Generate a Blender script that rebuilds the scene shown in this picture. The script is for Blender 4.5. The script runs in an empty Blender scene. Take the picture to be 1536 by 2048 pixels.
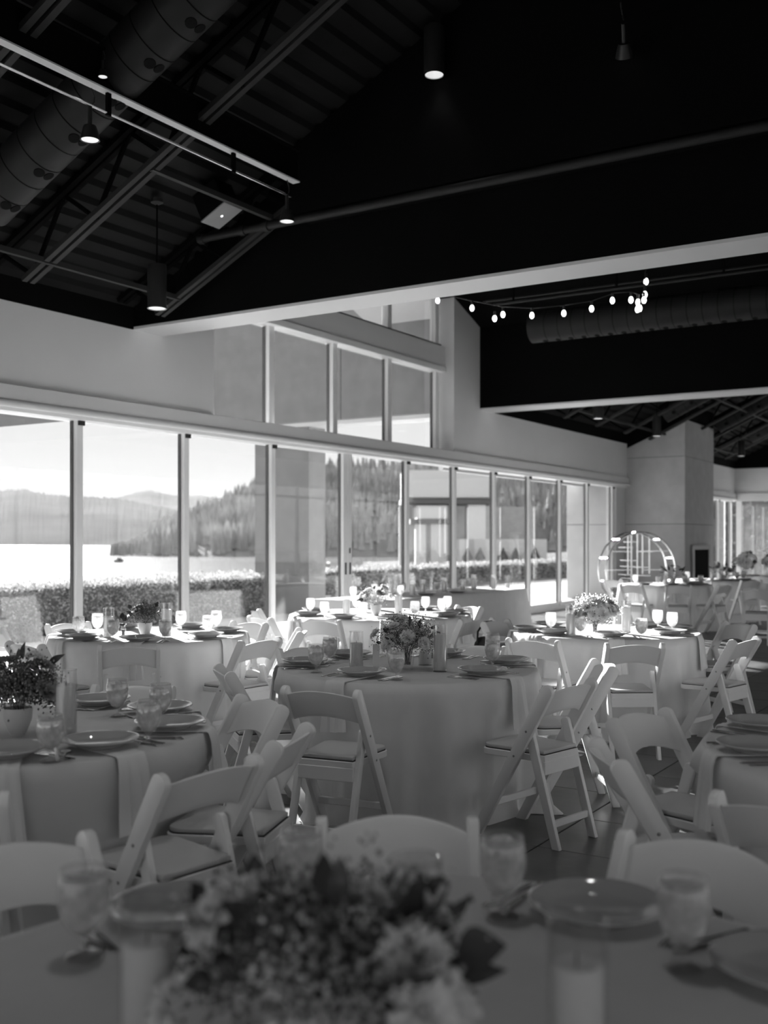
import bpy, bmesh, math, random
from mathutils import Vector, Matrix, noise
S = bpy.context.scene
COL = S.collection
R = math.radians
PI = math.pi
# ------------------------------------------------------------------ camera
# world axes: X runs along the window wall, Y points to the lake windows, Z up; floor z = 0
F_PX, ANG = 2106.0, R(32.02)
cam_d = bpy.data.cameras.new('camera'); cam = bpy.data.objects.new('camera', cam_d); COL.objects.link(cam)
cam.location = (0, 0, 1.5)
cam.rotation_euler = (R(90), 0, ANG - R(90))
cam_d.sensor_fit = 'VERTICAL'; cam_d.sensor_height = 36.0; cam_d.sensor_width = 27.0
cam_d.lens = 36.0 * F_PX / 2048.0
cam_d.shift_y = 56.0 / 2048.0
cam_d.clip_end = 20000
cam_d.dof.use_dof = True; cam_d.dof.focus_distance = 6.0; cam_d.dof.aperture_fstop = 2.2
S.camera = cam
# ------------------------------------------------------------------ view, world, sun
S.view_settings.view_transform = 'Standard'; S.view_settings.look = 'None'
S.view_settings.gamma = 1.0; S.view_settings.use_curve_mapping = False
S.view_settings.exposure = 0.17
S.cycles.max_bounces = 10; S.cycles.diffuse_bounces = 5; S.cycles.glossy_bounces = 4
S.cycles.transmission_bounces = 6; S.cycles.transparent_max_bounces = 24
S.cycles.caustics_reflective = False; S.cycles.caustics_refractive = False
S.cycles.sample_clamp_indirect = 4.0; S.cycles.sample_clamp_direct = 0.0
SKY = 0.87
w = bpy.data.worlds.new('sky'); S.world = w; w.use_nodes = True
nt = w.node_tree; nt.nodes.clear()
out = nt.nodes.new('ShaderNodeOutputWorld'); bg = nt.nodes.new('ShaderNodeBackground')
tc = nt.nodes.new('ShaderNodeTexCoord'); sp = nt.nodes.new('ShaderNodeSeparateXYZ')
rp = nt.nodes.new('ShaderNodeValToRGB'); mp = nt.nodes.new('ShaderNodeMapping'); nz = nt.nodes.new('ShaderNodeTexNoise')
mx = nt.nodes.new('ShaderNodeMix'); mx.data_type = 'RGBA'; r2 = nt.nodes.new('ShaderNodeValToRGB')
nt.links.new(tc.outputs['Generated'], sp.inputs[0]); nt.links.new(sp.outputs['Z'], rp.inputs[0])
e = rp.color_ramp.elements
e[0].position = 0.0; e[0].color = (.98, .98, .98, 1); e[1].position = .6; e[1].color = (.8, .8, .8, 1)
mp.inputs['Scale'].default_value = (1.2, 1.2, 9.0); nt.links.new(tc.outputs['Generated'], mp.inputs[0])
nt.links.new(mp.outputs[0], nz.inputs['Vector']); nz.inputs['Scale'].default_value = 2.2; nz.inputs['Detail'].default_value = 5
r2.color_ramp.elements[0].position = .5; r2.color_ramp.elements[0].color = (0, 0, 0, 1)
r2.color_ramp.elements[1].position = .72; r2.color_ramp.elements[1].color = (.5, .5, .5, 1)
nt.links.new(nz.outputs['Fac'], r2.inputs[0]); nt.links.new(r2.outputs[0], mx.inputs[0])
nt.links.new(rp.outputs[0], mx.inputs[6]); mx.inputs[7].default_value = (1.12, 1.12, 1.12, 1)
nt.links.new(mx.outputs[2], bg.inputs[0]); bg.inputs[1].default_value = SKY
nt.links.new(bg.outputs[0], out.inputs[0])
SUN_AZ, SUN_EL = R(57), R(20.5)
sd = bpy.data.lights.new('sun', 'SUN'); sun = bpy.data.objects.new('sun', sd); COL.objects.link(sun)
sd.energy = 32.0; sd.angle = R(.8)
to_sun = Vector((math.cos(SUN_AZ) * math.cos(SUN_EL), math.sin(SUN_AZ) * math.cos(SUN_EL), math.sin(SUN_EL)))
sun.rotation_euler = to_sun.to_track_quat('Z', 'Y').to_euler(); sun.location = to_sun * 60

# ------------------------------------------------------------------ materials
def mat(name, v, rough=.6, metal=0., spec=.5, var=.06, scale=6., bump=0., bscale=60., trans=0., sub=0.):
    m = bpy.data.materials.new(name); m.use_nodes = True
    t = m.node_tree; b = t.nodes['Principled BSDF']
    b.inputs['Roughness'].default_value = rough; b.inputs['Metallic'].default_value = metal
    b.inputs['Specular IOR Level'].default_value = spec
    c = t.nodes.new('ShaderNodeTexCoord'); n = t.nodes.new('ShaderNodeTexNoise'); n.inputs['Scale'].default_value = scale
    n.inputs['Detail'].default_value = 4
    r = t.nodes.new('ShaderNodeValToRGB')
    lo, hi = v * (1 - var), v * (1 + var)
    r.color_ramp.elements[0].position = .3; r.color_ramp.elements[0].color = (lo, lo, lo, 1)
    r.color_ramp.elements[1].position = .7; r.color_ramp.elements[1].color = (hi, hi, hi, 1)
    t.links.new(c.outputs['Object'], n.inputs['Vector']); t.links.new(n.outputs['Fac'], r.inputs[0])
    t.links.new(r.outputs[0], b.inputs['Base Color'])
    if bump:
        n2 = t.nodes.new('ShaderNodeTexNoise'); n2.inputs['Scale'].default_value = bscale; n2.inputs['Detail'].default_value = 3
        bp = t.nodes.new('ShaderNodeBump'); bp.inputs['Strength'].default_value = bump; bp.inputs['Distance'].default_value = .01
        t.links.new(c.outputs['Object'], n2.inputs['Vector']); t.links.new(n2.outputs['Fac'], bp.inputs['Height'])
        t.links.new(bp.outputs[0], b.inputs['Normal'])
    if trans:
        tr = t.nodes.new('ShaderNodeBsdfTranslucent'); ms = t.nodes.new('ShaderNodeMixShader'); ms.inputs[0].default_value = trans
        t.links.new(r.outputs[0], tr.inputs[0]); o = t.nodes['Material Output']
        t.links.new(b.outputs[0], ms.inputs[1]); t.links.new(tr.outputs[0], ms.inputs[2]); t.links.new(ms.outputs[0], o.inputs[0])
    return m

def glassmat(name, tint=.96, f0=.04, fmax=.96, haze=0., hz_v=.9):
    m = bpy.data.materials.new(name); m.use_nodes = True; t = m.node_tree; t.nodes.clear()
    o = t.nodes.new('ShaderNodeOutputMaterial'); tr = t.nodes.new('ShaderNodeBsdfTransparent'); gl = t.nodes.new('ShaderNodeBsdfGlossy')
    tr.inputs[0].default_value = (tint,) * 3 + (1,); gl.inputs['Roughness'].default_value = .0; gl.inputs[0].default_value = (1, 1, 1, 1)
    lw = t.nodes.new('ShaderNodeLayerWeight'); lw.inputs[0].default_value = .5
    p = t.nodes.new('ShaderNodeMath'); p.operation = 'POWER'; p.inputs[1].default_value = 5
    a = t.nodes.new('ShaderNodeMath'); a.operation = 'MULTIPLY_ADD'; a.inputs[1].default_value = fmax - f0; a.inputs[2].default_value = f0
    ms = t.nodes.new('ShaderNodeMixShader')
    t.links.new(lw.outputs['Facing'], p.inputs[0]); t.links.new(p.outputs[0], a.inputs[0]); t.links.new(a.outputs[0], ms.inputs[0])
    t.links.new(tr.outputs[0], ms.inputs[1]); t.links.new(gl.outputs[0], ms.inputs[2])
    last = ms
    if haze:
        df = t.nodes.new('ShaderNodeBsdfDiffuse'); df.inputs[0].default_value = (hz_v,) * 3 + (1,)
        tl = t.nodes.new('ShaderNodeBsdfTranslucent'); tl.inputs[0].default_value = (hz_v,) * 3 + (1,)
        m1 = t.nodes.new('ShaderNodeMixShader'); m1.inputs[0].default_value = .82
        t.links.new(df.outputs[0], m1.inputs[1]); t.links.new(tl.outputs[0], m1.inputs[2])
        nn = t.nodes.new('ShaderNodeTexNoise'); nn.inputs['Scale'].default_value = 30; cc = t.nodes.new('ShaderNodeTexCoord')
        t.links.new(cc.outputs['Object'], nn.inputs['Vector'])
        mr = t.nodes.new('ShaderNodeMapRange'); mr.inputs[3].default_value = haze * .5; mr.inputs[4].default_value = min(1, haze * 1.5)
        t.links.new(nn.outputs['Fac'], mr.inputs[0])
        m2 = t.nodes.new('ShaderNodeMixShader'); t.links.new(mr.outputs[0], m2.inputs[0])
        t.links.new(ms.outputs[0], m2.inputs[1]); t.links.new(m1.outputs[0], m2.inputs[2]); last = m2
    t.links.new(last.outputs[0], o.inputs[0])
    return m

def emit(name, v, strength):
    m = bpy.data.materials.new(name); m.use_nodes = True; b = m.node_tree.nodes['Principled BSDF']
    b.inputs['Base Color'].default_value = (v, v, v, 1); b.inputs['Emission Color'].default_value = (1, 1, 1, 1)
    b.inputs['Emission Strength'].default_value = strength; b.inputs['Roughness'].default_value = .3
    return m

M = dict(
    wall=mat('painted_wall', .70, .75, var=.02, scale=1.5), trim=mat("white_trim", .68, .45, var=.02, scale=2),
    frame=mat('window_frame', .84, .35, var=.03, scale=3), black=mat('black_paint', .003, .85, spec=.08, var=.1, scale=2),
    blacks=mat('black_satin', .02, .4, spec=.4), deck=mat('dark_steel_deck', .012, .7, spec=.12, var=.15, scale=3),
    steel=mat('grey_painted_steel', .028, .6, spec=.2, var=.1), duct=mat('dark_duct', .018, .55, spec=.2, var=.12, scale=4),
    steelp=mat('grey_cover', .25, .5), flange=mat('flange_lit_tone', .6, .5), concrete_out=mat('weathered_concrete', .28, .8, spec=.2, var=.08, scale=3), concrete=mat('concrete', .48, .8, spec=.3, var=.08, scale=3, bump=.05, bscale=40),
    tile=mat('slate_tile', .105, .36, spec=.35, var=.28, scale=1.6, bump=.10, bscale=14), grout=mat('grout', .035, .8, spec=.2),
    glass=glassmat('pane_glass', .95, .045), tumbler=glassmat('clear_glass', .95, .07, .9),
    goblet=glassmat('goblet_glass', .96, .06, .9, haze=.10), water=glassmat('ice_water', .9, .04, .6, haze=.66, hz_v=.98),
    ice=glassmat('ice', .95, .08, .8, haze=.5, hz_v=1.0),
    chair=mat('white_resin', .80, .33, spec=.5, var=.02), pad=mat('vinyl_pad', .5, .4, var=.02), seam=mat('dark_seam', .04, .6),
    rivet=mat('steel_rivet', .3, .3, metal=.8), cloth=mat('table_linen', .74, .55, spec=.5, var=.03, scale=8, bump=.04, bscale=300, trans=.28),
    napkin=mat('napkin_linen', .80, .85, spec=.2, var=.03, bump=.04, bscale=250, trans=.2),
    plate=mat('glazed_plate', .42, .06, spec=.6, var=.03), silver=mat('cutlery_steel', .55, .16, metal=1.0, var=.05),
    candle=mat('candle_wax', .8, .5, var=.03, trans=.25), wick=mat('wick', .03, .8),
    ceramic=mat('ceramic_vase', .55, .3), leafd=mat('dark_leaf', .035, .5, var=.3, scale=20), leafm=mat('mid_leaf', .12, .55, var=.3, scale=20, trans=.2),
    stem=mat('flower_stem', .10, .6), petal=mat('pale_petal', .8, .6, var=.1, scale=30, trans=.35), petalg=mat('grey_petal', .36, .6, var=.12, scale=30, trans=.3),
    fill_d=mat('dark_filler', .09, .7, var=.5, scale=25), fill_m=mat('mid_filler', .25, .7, var=.4, scale=25), fill_l=mat('light_filler', .5, .7, var=.3, scale=25), white=mat('bright_white', .82, .5, var=.02),
    bag=mat('black_leather', .012, .4), metal=mat('bright_metal', .7, .22, metal=1.0), patio=mat('patio_concrete', .5, .8, var=.08, scale=.6),
    hedge=mat('hedge_leaf', .4, .8, spec=.08, var=.45, scale=5, trans=.25), hedgecore=mat('hedge_core', .10, .9, spec=0., var=.4, scale=5), lawn=mat('lawn', .2, .9, spec=0., var=.25, scale=.25),
    tree=mat('forest_needles', .3, .9, spec=0., var=.5, scale=.05), hill=mat('forested_hill', .2, .95, spec=0., var=.35, scale=.02),
    roofout=mat('shingle', .12, .9), bulb=emit('lit_bulb', .9, 5.0), lens=emit('lit_lens', .7, .55), led=emit('led_dot', .8, 2.0), boat=mat('boat_white', .75, .4), dark=mat('dark_void', .006, .9, spec=.1))
# iced water in the goblets: real refraction with cloudy ice
m = bpy.data.materials.new('goblet_water'); m.use_nodes = True; t = m.node_tree; t.nodes.clear()
o = t.nodes.new('ShaderNodeOutputMaterial'); gb = t.nodes.new('ShaderNodeBsdfGlass'); gb.inputs['IOR'].default_value = 1.33; gb.inputs['Roughness'].default_value = .06
tl = t.nodes.new('ShaderNodeBsdfTranslucent'); tl.inputs[0].default_value = (.98, .98, .98, 1); nn = t.nodes.new('ShaderNodeTexNoise'); nn.inputs['Scale'].default_value = 45; nn.inputs['Detail'].default_value = 3
cc = t.nodes.new('ShaderNodeTexCoord'); mr = t.nodes.new('ShaderNodeMapRange'); mr.inputs[1].default_value = .35; mr.inputs[2].default_value = .7; mr.inputs[3].default_value = .5; mr.inputs[4].default_value = .92
ms = t.nodes.new('ShaderNodeMixShader'); t.links.new(cc.outputs['Object'], nn.inputs['Vector']); t.links.new(nn.outputs['Fac'], mr.inputs[0]); t.links.new(mr.outputs[0], ms.inputs[0])
df = t.nodes.new('ShaderNodeBsdfDiffuse'); df.inputs[0].default_value = (.98, .98, .98, 1); m3 = t.nodes.new('ShaderNodeMixShader'); m3.inputs[0].default_value = .6
t.links.new(df.outputs[0], m3.inputs[1]); t.links.new(tl.outputs[0], m3.inputs[2])
t.links.new(gb.outputs[0], ms.inputs[1]); t.links.new(m3.outputs[0], ms.inputs[2]); t.links.new(ms.outputs[0], o.inputs[0]); M['water'] = m
# lake: rippled water
m = bpy.data.materials.new('lake_water'); m.use_nodes = True; t = m.node_tree; b = t.nodes['Principled BSDF']
b.inputs['Base Color'].default_value = (.06, .06, .06, 1); b.inputs['Roughness'].default_value = .22; b.inputs['IOR'].default_value = 1.33
n = t.nodes.new('ShaderNodeTexNoise'); n.inputs['Scale'].default_value = .35; n.inputs['Detail'].default_value = 6
c = t.nodes.new('ShaderNodeTexCoord'); bp = t.nodes.new('ShaderNodeBump'); bp.inputs['Strength'].default_value = .25; bp.inputs['Distance'].default_value = .3
t.links.new(c.outputs['Object'], n.inputs['Vector']); t.links.new(n.outputs['Fac'], bp.inputs['Height']); t.links.new(bp.outputs[0], b.inputs['Normal'])
M['lake'] = m

# ------------------------------------------------------------------ mesh helpers
class MB:
    def __init__(s): s.v = []; s.f = []
    def add(s, vs, fs):
        o = len(s.v); s.v += [tuple(p) for p in vs]; s.f += [tuple(i + o for i in q) for q in fs]; return s
    def box(s, x0, x1, y0, y1, z0, z1):
        return s.add([(x0, y0, z0), (x1, y0, z0), (x1, y1, z0), (x0, y1, z0), (x0, y0, z1), (x1, y0, z1), (x1, y1, z1), (x0, y1, z1)],
                     [(3, 2, 1, 0), (4, 5, 6, 7), (0, 1, 5, 4), (1, 2, 6, 5), (2, 3, 7, 6), (3, 0, 4, 7)])
    def bar(s, a, b, wd, ht, up=(0, 0, 1)):
        a, b = Vector(a), Vector(b); d = (b - a).normalized(); u = Vector(up)
        sd_ = d.cross(u)
        if sd_.length < 1e-4: sd_ = d.cross(Vector((1, 0, 0)))
        sd_.normalize(); u = sd_.cross(d).normalized()
        vs = []
        for p in (a, b):
            for i, j in ((-1, -1), (1, -1), (1, 1), (-1, 1)): vs.append(p + sd_ * (i * wd / 2) + u * (j * ht / 2))
        return s.add(vs, [(0, 1, 2, 3), (7, 6, 5, 4), (0, 4, 5, 1), (1, 5, 6, 2), (2, 6, 7, 3), (3, 7, 4, 0)])
    def tube(s, pts, r, n=8, cap=True, closed=False):
        pts = [Vector(p) for p in pts]; k = len(pts); o = len(s.v); prev = None
        for i, p in enumerate(pts):
            if closed: d = pts[(i + 1) % k] - pts[i - 1]
            else: d = pts[min(i + 1, k - 1)] - pts[max(i - 1, 0)]
            d.normalize()
            if prev is None:
                a = d.cross(Vector((0, 0, 1)));
                if a.length < 1e-3: a = d.cross(Vector((1, 0, 0)))
            else: a = prev - d * prev.dot(d)
            a.normalize(); prev = a; bb = d.cross(a); rr = r[i] if isinstance(r, (list, tuple)) else r
            for j in range(n): s.v.append(tuple(p + a * (rr * math.cos(2 * PI * j / n)) + bb * (rr * math.sin(2 * PI * j / n))))
        for i in range(k if closed else k - 1):
            for j in range(n):
                a0 = o + i * n + j; a1 = o + i * n + (j + 1) % n; b0 = o + ((i + 1) % k) * n + j; b1 = o + ((i + 1) % k) * n + (j + 1) % n
                s.f.append((a0, a1, b1, b0))
        if cap and not closed:
            s.f.append(tuple(o + j for j in reversed(range(n)))); s.f.append(tuple(o + (k - 1) * n + j for j in range(n)))
        return s
    def lathe(s, prof, n=24, c=(0, 0, 0)):
        o = len(s.v); k = len(prof)
        for r, z in prof:
            for j in range(n): s.v.append((c[0] + r * math.cos(2 * PI * j / n), c[1] + r * math.sin(2 * PI * j / n), c[2] + z))
        for i in range(k - 1):
            for j in range(n):
                s.f.append((o + i * n + j, o + i * n + (j + 1) % n, o + (i + 1) * n + (j + 1) % n, o + (i + 1) * n + j))
        return s
    def prism(s, poly, axis, a, b):
        # poly: 2D outline; axis: 'x','y','z' extrusion axis; the other two axes in order
        def P(u, v, t): return {'x': (t, u, v), 'y': (u, t, v), 'z': (u, v, t)}[axis]
        n = len(poly); o = len(s.v)
        for t_ in (a, b): s.v += [P(u, v, t_) for u, v in poly]
        s.f.append(tuple(o + i for i in reversed(range(n)))); s.f.append(tuple(o + n + i for i in range(n)))
        for i in range(n): s.f.append((o + i, o + (i + 1) % n, o + n + (i + 1) % n, o + n + i))
        return s
    def mesh(s, name, mt, smooth=False, bevel=0, seg=1, fix=True):
        me = bpy.data.meshes.new(name); me.from_pydata(s.v, [], s.f)
        if fix or bevel:
            bm = bmesh.new(); bm.from_mesh(me)
            if fix: bmesh.ops.recalc_face_normals(bm, faces=bm.faces)
            if bevel:
                ed = [x for x in bm.edges if len(x.link_faces) == 2 and x.calc_face_angle(0) > .6]
                bmesh.ops.bevel(bm, geom=ed, offset=bevel, segments=seg, affect='EDGES', profile=.5, clamp_overlap=True)
            bm.to_mesh(me); bm.free()
        if mt: me.materials.append(M[mt] if isinstance(mt, str) else mt)
        if smooth:
            for p in me.polygons: p.use_smooth = True
            if smooth != 'all':
                try: me.set_sharp_from_angle(angle=R(40))
                except Exception: pass
        return me
    def build(s, name, mt, parent=None, smooth=False, bevel=0, seg=1, fix=True, loc=None, rot=None):
        return link(name, s.mesh(name, mt, smooth, bevel, seg, fix), parent, loc, rot)
def link(name, me, parent=None, loc=None, rot=None):
    o = bpy.data.objects.new(name, me); COL.objects.link(o); o.parent = parent
    if loc is not None: o.location = loc
    if rot is not None: o.rotation_euler = rot
    return o
def tag(o, label=None, cat=None, group=None, kind=None):
    if label: o['label'] = label
    if cat: o['category'] = cat
    if group: o['group'] = group
    if kind: o['kind'] = kind
    return o
def thing(name, label, cat, loc=(0, 0, 0), rz=0, group=None):
    o = bpy.data.objects.new(name, None); COL.objects.link(o); o.location = loc; o.rotation_euler = (0, 0, rz); o.empty_display_size = .1
    return tag(o, label, cat, group)
def struct(o): o['kind'] = 'structure'; return o
def sroot(name):
    o = bpy.data.objects.new(name, None); COL.objects.link(o); return struct(o)
def dup(o, parent=None, loc=None, rz=None, label=None, group=None):
    c = o.copy(); COL.objects.link(c); c.parent = parent
    for ch in o.children: dup(ch, c)
    if loc is not None: c.location = loc
    if rz is not None: c.rotation_euler = (0, 0, rz)
    if label: c['label'] = label
    if group: c['group'] = group
    return c
rnd = random.Random(7)

# ------------------------------------------------------------------ room constants
WY = 8.8            # inner face of the window wall
B1, B1b, B2, B2b = 8.66, 9.14, 17.41, 18.0
ZB = 3.9            # underside of the two dropped beams / top of light walls
XE, XE2, YPIER = 25.52, 28.13, 7.35
XEND, XBACK, YR = 36.4, -2.6, -3.5
RY = 2.65           # ridge line
SLOPE = .48
def roofz(y): return 4.14 + SLOPE * (8.8 - (y if y >= RY else 2 * RY - y))
def gablez(x): return 5.42 + .36 * (4.135 - abs(x - 13.275))

# ------------------------------------------------------------------ floor and tiles
fl = struct(MB().box(XBACK, XEND + .3, YR, 9.05, -.3, -.006).build('floor', 'grout'))
TS, TX0, TY0 = .61, 4.77, 2.10
tme = MB().box(-.302, .302, -.302, .302, -.008, 0).mesh('tile', 'tile', bevel=.003)
cells = []
ca, sa = math.cos(ANG), math.sin(ANG)
for i in range(int((XBACK - TX0) / TS) - 1, int((XEND - TX0) / TS) + 1):
    for j in range(int((YR - TY0) / TS), int((8.95 - TY0) / TS)):
        x, y = TX0 + (i + .5) * TS, TY0 + (j + .5) * TS
        if x < XBACK + .3 or y > 8.74: continue
        d = x * ca + y * sa; lat = x * sa - y * ca
        vis = d > 2.6 and abs(lat) < .39 * d + .3
        cells.append((0 if vis else 1, d, x, y))
cells.sort()
rest = MB()
for k, (v_, d, x, y) in enumerate(cells):
    if k < 300: link('floor_tile', tme, fl, (x, y, 0))
    else: rest.box(x - .302, x + .302, y - .302, y + .302, -.008, 0)
tag(rest.build('floor_tile_field', 'tile', fl, fix=False), kind='stuff')

# ------------------------------------------------------------------ window wall
WX = [-2.6, -1.95, -.3, 1.35, 3.0, 4.65, 6.3, 7.98, 9.67, 11.39, 13.2, 14.98, 16.64, 18.26, 19.87, 21.5, 23.13, 24.8]
GY = 8.95
def upper_wall(name, x0, x1, ztop):
    o = MB().box(x0, x1, WY, WY + .3, 3.05, ztop).build(name, 'wall'); return struct(o)
upper_wall('wall_window_near', XBACK, B1, ZB)
w_ = struct(MB().prism([(B1, 3.05), (10.06, 3.05), (10.06, gablez(10.06)), (B1b, 5.42), (B1, 5.42)], 'y', WY, WY + .3).build('wall_window_beam', 'wall'))
struct(MB().prism([(16.40, 3.05), (B2b, 3.05), (B2b, 5.42), (B2, 5.42), (16.40, gablez(16.40))], 'y', WY, WY + .45).build('wall_window_middle', 'wall'))
upper_wall('wall_window_far', B2b, XE, ZB)
upper_wall('wall_window_end', XE2, XEND, ZB)
for nm, x0, x1 in (('trim_1', XBACK, B1), ('trim_2', B2b, XE), ('trim_3', XE2, XEND)):
    struct(MB().box(x0, x1, WY - .02, WY + .3, ZB, 4.6).build(nm, 'black'))
# header with a rounded lower lip (all along)
def header(name, x0, x1):
    h = struct(MB().box(x0, x1, 8.74, 9.1, 2.88, 3.06).build(name, 'trim', bevel=.006))
    MB().tube([(x0, 8.75, 2.87), (x1, 8.75, 2.87)], .042, 10).build('header_lip', 'trim', h, smooth=True)
    MB().box(x0, x1, 8.80, 9.08, 2.80, 2.88).build('head_track', 'frame', h)
header('trim_4', XBACK, XE); header('trim_5', XE2, XEND)
def glazing(name, xs, z0=.07, z1=2.84, double=None, y=GY, panes=True):
    wn = sroot(name)
    MB().box(xs[0], xs[-1], 8.8, 9.08, 0, .07).build('sill', 'frame', wn, bevel=.008)
    MB().box(xs[0], xs[-1], y - .03, y + .03, .07, .15).build('bottom_rail', 'frame', wn)
    for i, x in enumerate(xs):
        if i == double:
            for dx in (-.06, .06):
                m_ = MB().box(x + dx - .055, x + dx + .055, y - .05, y + .05, z0, z1).build('mullion', 'frame', wn, bevel=.005)
                MB().box(x + dx - .018, x + dx + .018, y - .058, y - .05, .98, 1.16).build('pull_slot', 'seam', m_)
            MB().box(x + .04, x + .065, y - .058, y - .05, 1.30, 1.38).build('lock_slot', 'seam', m_)
            MB().box(x - .128, x - .116, y + .005, y + .045, z0, z1).build('dark_strip', 'seam', m_)  # dark strip for the shaded side, as on the single mullions
        else:
            m_ = MB().box(x - .045, x + .045, y - .05, y + .05, z0, z1).build('mullion', 'frame', wn, bevel=.005)
            MB().box(x - .058, x - .046, y + .005, y + .045, z0, z1).build('dark_strip', 'seam', m_)  # dark strip put in for the shaded side face of the mullion
            MB().box(x - .03, x + .05, y - .075, y - .045, z1 - .09, z1 - .04).build('top_pivot', 'steel', m_)
        if i < len(xs) - 1 and panes:
            MB().box(x + .045, xs[i + 1] - .045, y - .004, y + .004, .15, z1).build('pane', 'glass', wn)
    return wn
g1 = glazing('window_1', WX, double=10)
MB().box(24.86, XE, 8.85, 9.1, .07, 2.82).build('end_jamb', 'trim', g1)
glazing('window_3', [28.15, 29.8, 31.45, 33.1, 34.75, 36.35])
# clerestory in the middle bay
cl = sroot('window_2'); CY = 9.1
cx_ = [10.06, 11.53, 13.07, 14.64, 16.23]
for i, x in enumerate(cx_):
    hw = .06
    m_ = MB().prism([(x - hw, 3.06), (x + hw, 3.06), (x + hw, min(gablez(x + hw), gablez(x - hw)) - .02), (x - hw, min(gablez(x + hw), gablez(x - hw)) - .02)], 'y', CY - .06, CY + .06).build('mullion', 'frame', cl, bevel=.004)
    if i: MB().box(x - hw - .014, x - hw - .001, CY + .01, CY + .05, 3.06, 4.45).build('dark_strip', 'seam', m_)  # dark strip again stands for the mullion's shaded side
MB().box(10.06, 16.4, 8.98, 9.2, 4.56, 4.92).build('spandrel', 'wall', cl)
MB().box(10.06, 16.4, 8.95, 9.2, 4.46, 4.56).build('transom', 'frame', cl, bevel=.012, seg=2)
MB().box(10.06, 16.3, 9.0, 9.16, 4.92, 4.95).build('dark_strip', 'seam', cl)
MB().box(10.06, 16.4, 8.98, 9.2, 3.03, 3.10).build('clerestory_sill', 'frame', cl)
for i in range(4):
    a, b_ = cx_[i] + .06, cx_[i + 1] - .06
    MB().box(a, b_, CY - .004, CY + .004, 3.1, 4.46).build('pane', 'glass', cl)
    if a < 13.275 < b_: poly = [(a, 4.95), (b_, 4.95), (b_, gablez(b_)), (13.275, gablez(13.275)), (a, gablez(a))]
    else: poly = [(a, 4.95), (b_, 4.95), (b_, gablez(b_)), (a, gablez(a))]
    MB().prism(poly, 'y', CY - .004, CY + .004).build('pane', 'glass', cl)

# ------------------------------------------------------------------ far end, pier, opposite and back walls
pier = sroot('wall_pier')
def pz(y): return 3.79 + .44 * (8.8 - y)
for z0, z1 in ((0, 1.885), (1.895, 3.535)):
    MB().box(XE, XE2, YPIER, 8.8 + 1.6, z0, z1).build('concrete_panel', 'concrete', pier, bevel=.006)
MB().prism([(YPIER, 3.545), (10.4, 3.545), (10.4, 3.75), (8.8, pz(8.8)), (YPIER, pz(YPIER))], 'x', XE, XE2).build('concrete_panel', 'concrete', pier, bevel=.006)
MB().box(XE + .02, XE2 - .02, YPIER + .02, 10.38, 0, 3.7).build('pier_core', 'seam', pier)
struct(MB().prism([(YPIER, pz(YPIER)), (8.8, pz(8.8)), (9.2, 3.7), (9.2, 4.3), (YPIER, roofz(YPIER) + .1)], 'x', XE + .02, XE2 - .02).build('wall_pier_top', 'black'))
struct(MB().box(XEND, XEND + .3, YR, 9.1, 3.0, ZB).build('wall_end', 'wall'))
struct(MB().prism([(YR, ZB), (9.1, ZB), (9.1, 4.2), (RY, 7.4), (YR, 4.2)], 'x', XEND, XEND + .3).build('wall_end_gable', 'black'))
struct(MB().box(XEND - .08, XEND + .1, YR, 8.74, 2.8, 3.06).build('trim_6', 'trim'))
we = sroot('window_4')
for y in [8.7, 7.3, 5.9, 4.5, 3.1, 1.7, .3, -1.1, -2.1]:
    MB().box(XEND - .03, XEND + .07, y - .12 if y > 8 else y - .05, y + .05, 0, 2.82).build('mullion', 'frame', we)
    MB().box(XEND + .02, XEND + .028, y - 1.35, y - .05, .1, 2.82).build('pane', 'glass', we)
# opposite side: the same header, wall and glazing
struct(MB().box(XBACK, XEND, YR - .3, YR, 3.3, ZB + .6).build('wall_opposite', 'wall'))
struct(MB().box(XBACK, XEND, YR - .2, YR + .05, 2.92, 3.0).build('trim_7', 'trim'))
wo = sroot('window_5')
for x in [XBACK + i * 1.656 for i in range(26)]:
    MB().box(x - .045, x + .045, YR - .2, YR - .1, 0, 3.3).build('mullion', 'frame', wo)
    if x < XEND - 1: MB().box(x + .045, x + 1.61, YR - .154, YR - .146, .02, 3.3).build('pane', 'glass', wo)
struct(MB().prism([(YR, 3.0), (9.0, 3.0), (9.0, 4.1), (RY, 7.3), (YR, 4.1)], 'x', XBACK - .3, XBACK).build('wall_back', 'black'))
wb = sroot('window_6')
for y in [YR + i * 1.5 for i in range(9)]:
    MB().box(XBACK - .1, XBACK, y - .045, y + .045, 0, 3.0).build('mullion', 'frame', wb)
    if y < 8: MB().box(XBACK - .054, XBACK - .046, y + .045, y + 1.455, 0, 3.0).build('pane', 'glass', wb)

# ------------------------------------------------------------------ dropped beams
def dropped_beam(name, x0, x1, y1):
    prof = [(YR, ZB + .03), (y1, ZB + .03), (y1, 5.6), (6.2, roofz(6.2) + .2), (RY, roofz(RY) + .3), (-.9, roofz(6.2) + .2), (YR, 5.6)]
    o = struct(MB().prism(prof, 'x', x0, x1).build(name, 'black'))
    MB().box(x0 + .004, x1 - .004, YR, y1, ZB, ZB + .03).build('soffit_board', 'trim', o)
    return o
dropped_beam('trim_8', B1, B1b, WY); dropped_beam('trim_9', B2, B2b, WY)

struct(MB().prism([(YR, 4.70), (6.3, 4.70), (6.3, roofz(6.3)), (RY, roofz(RY)), (YR, 4.8)], 'x', 8.30, 8.66).build('wall_bulkhead', 'black'))
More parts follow.
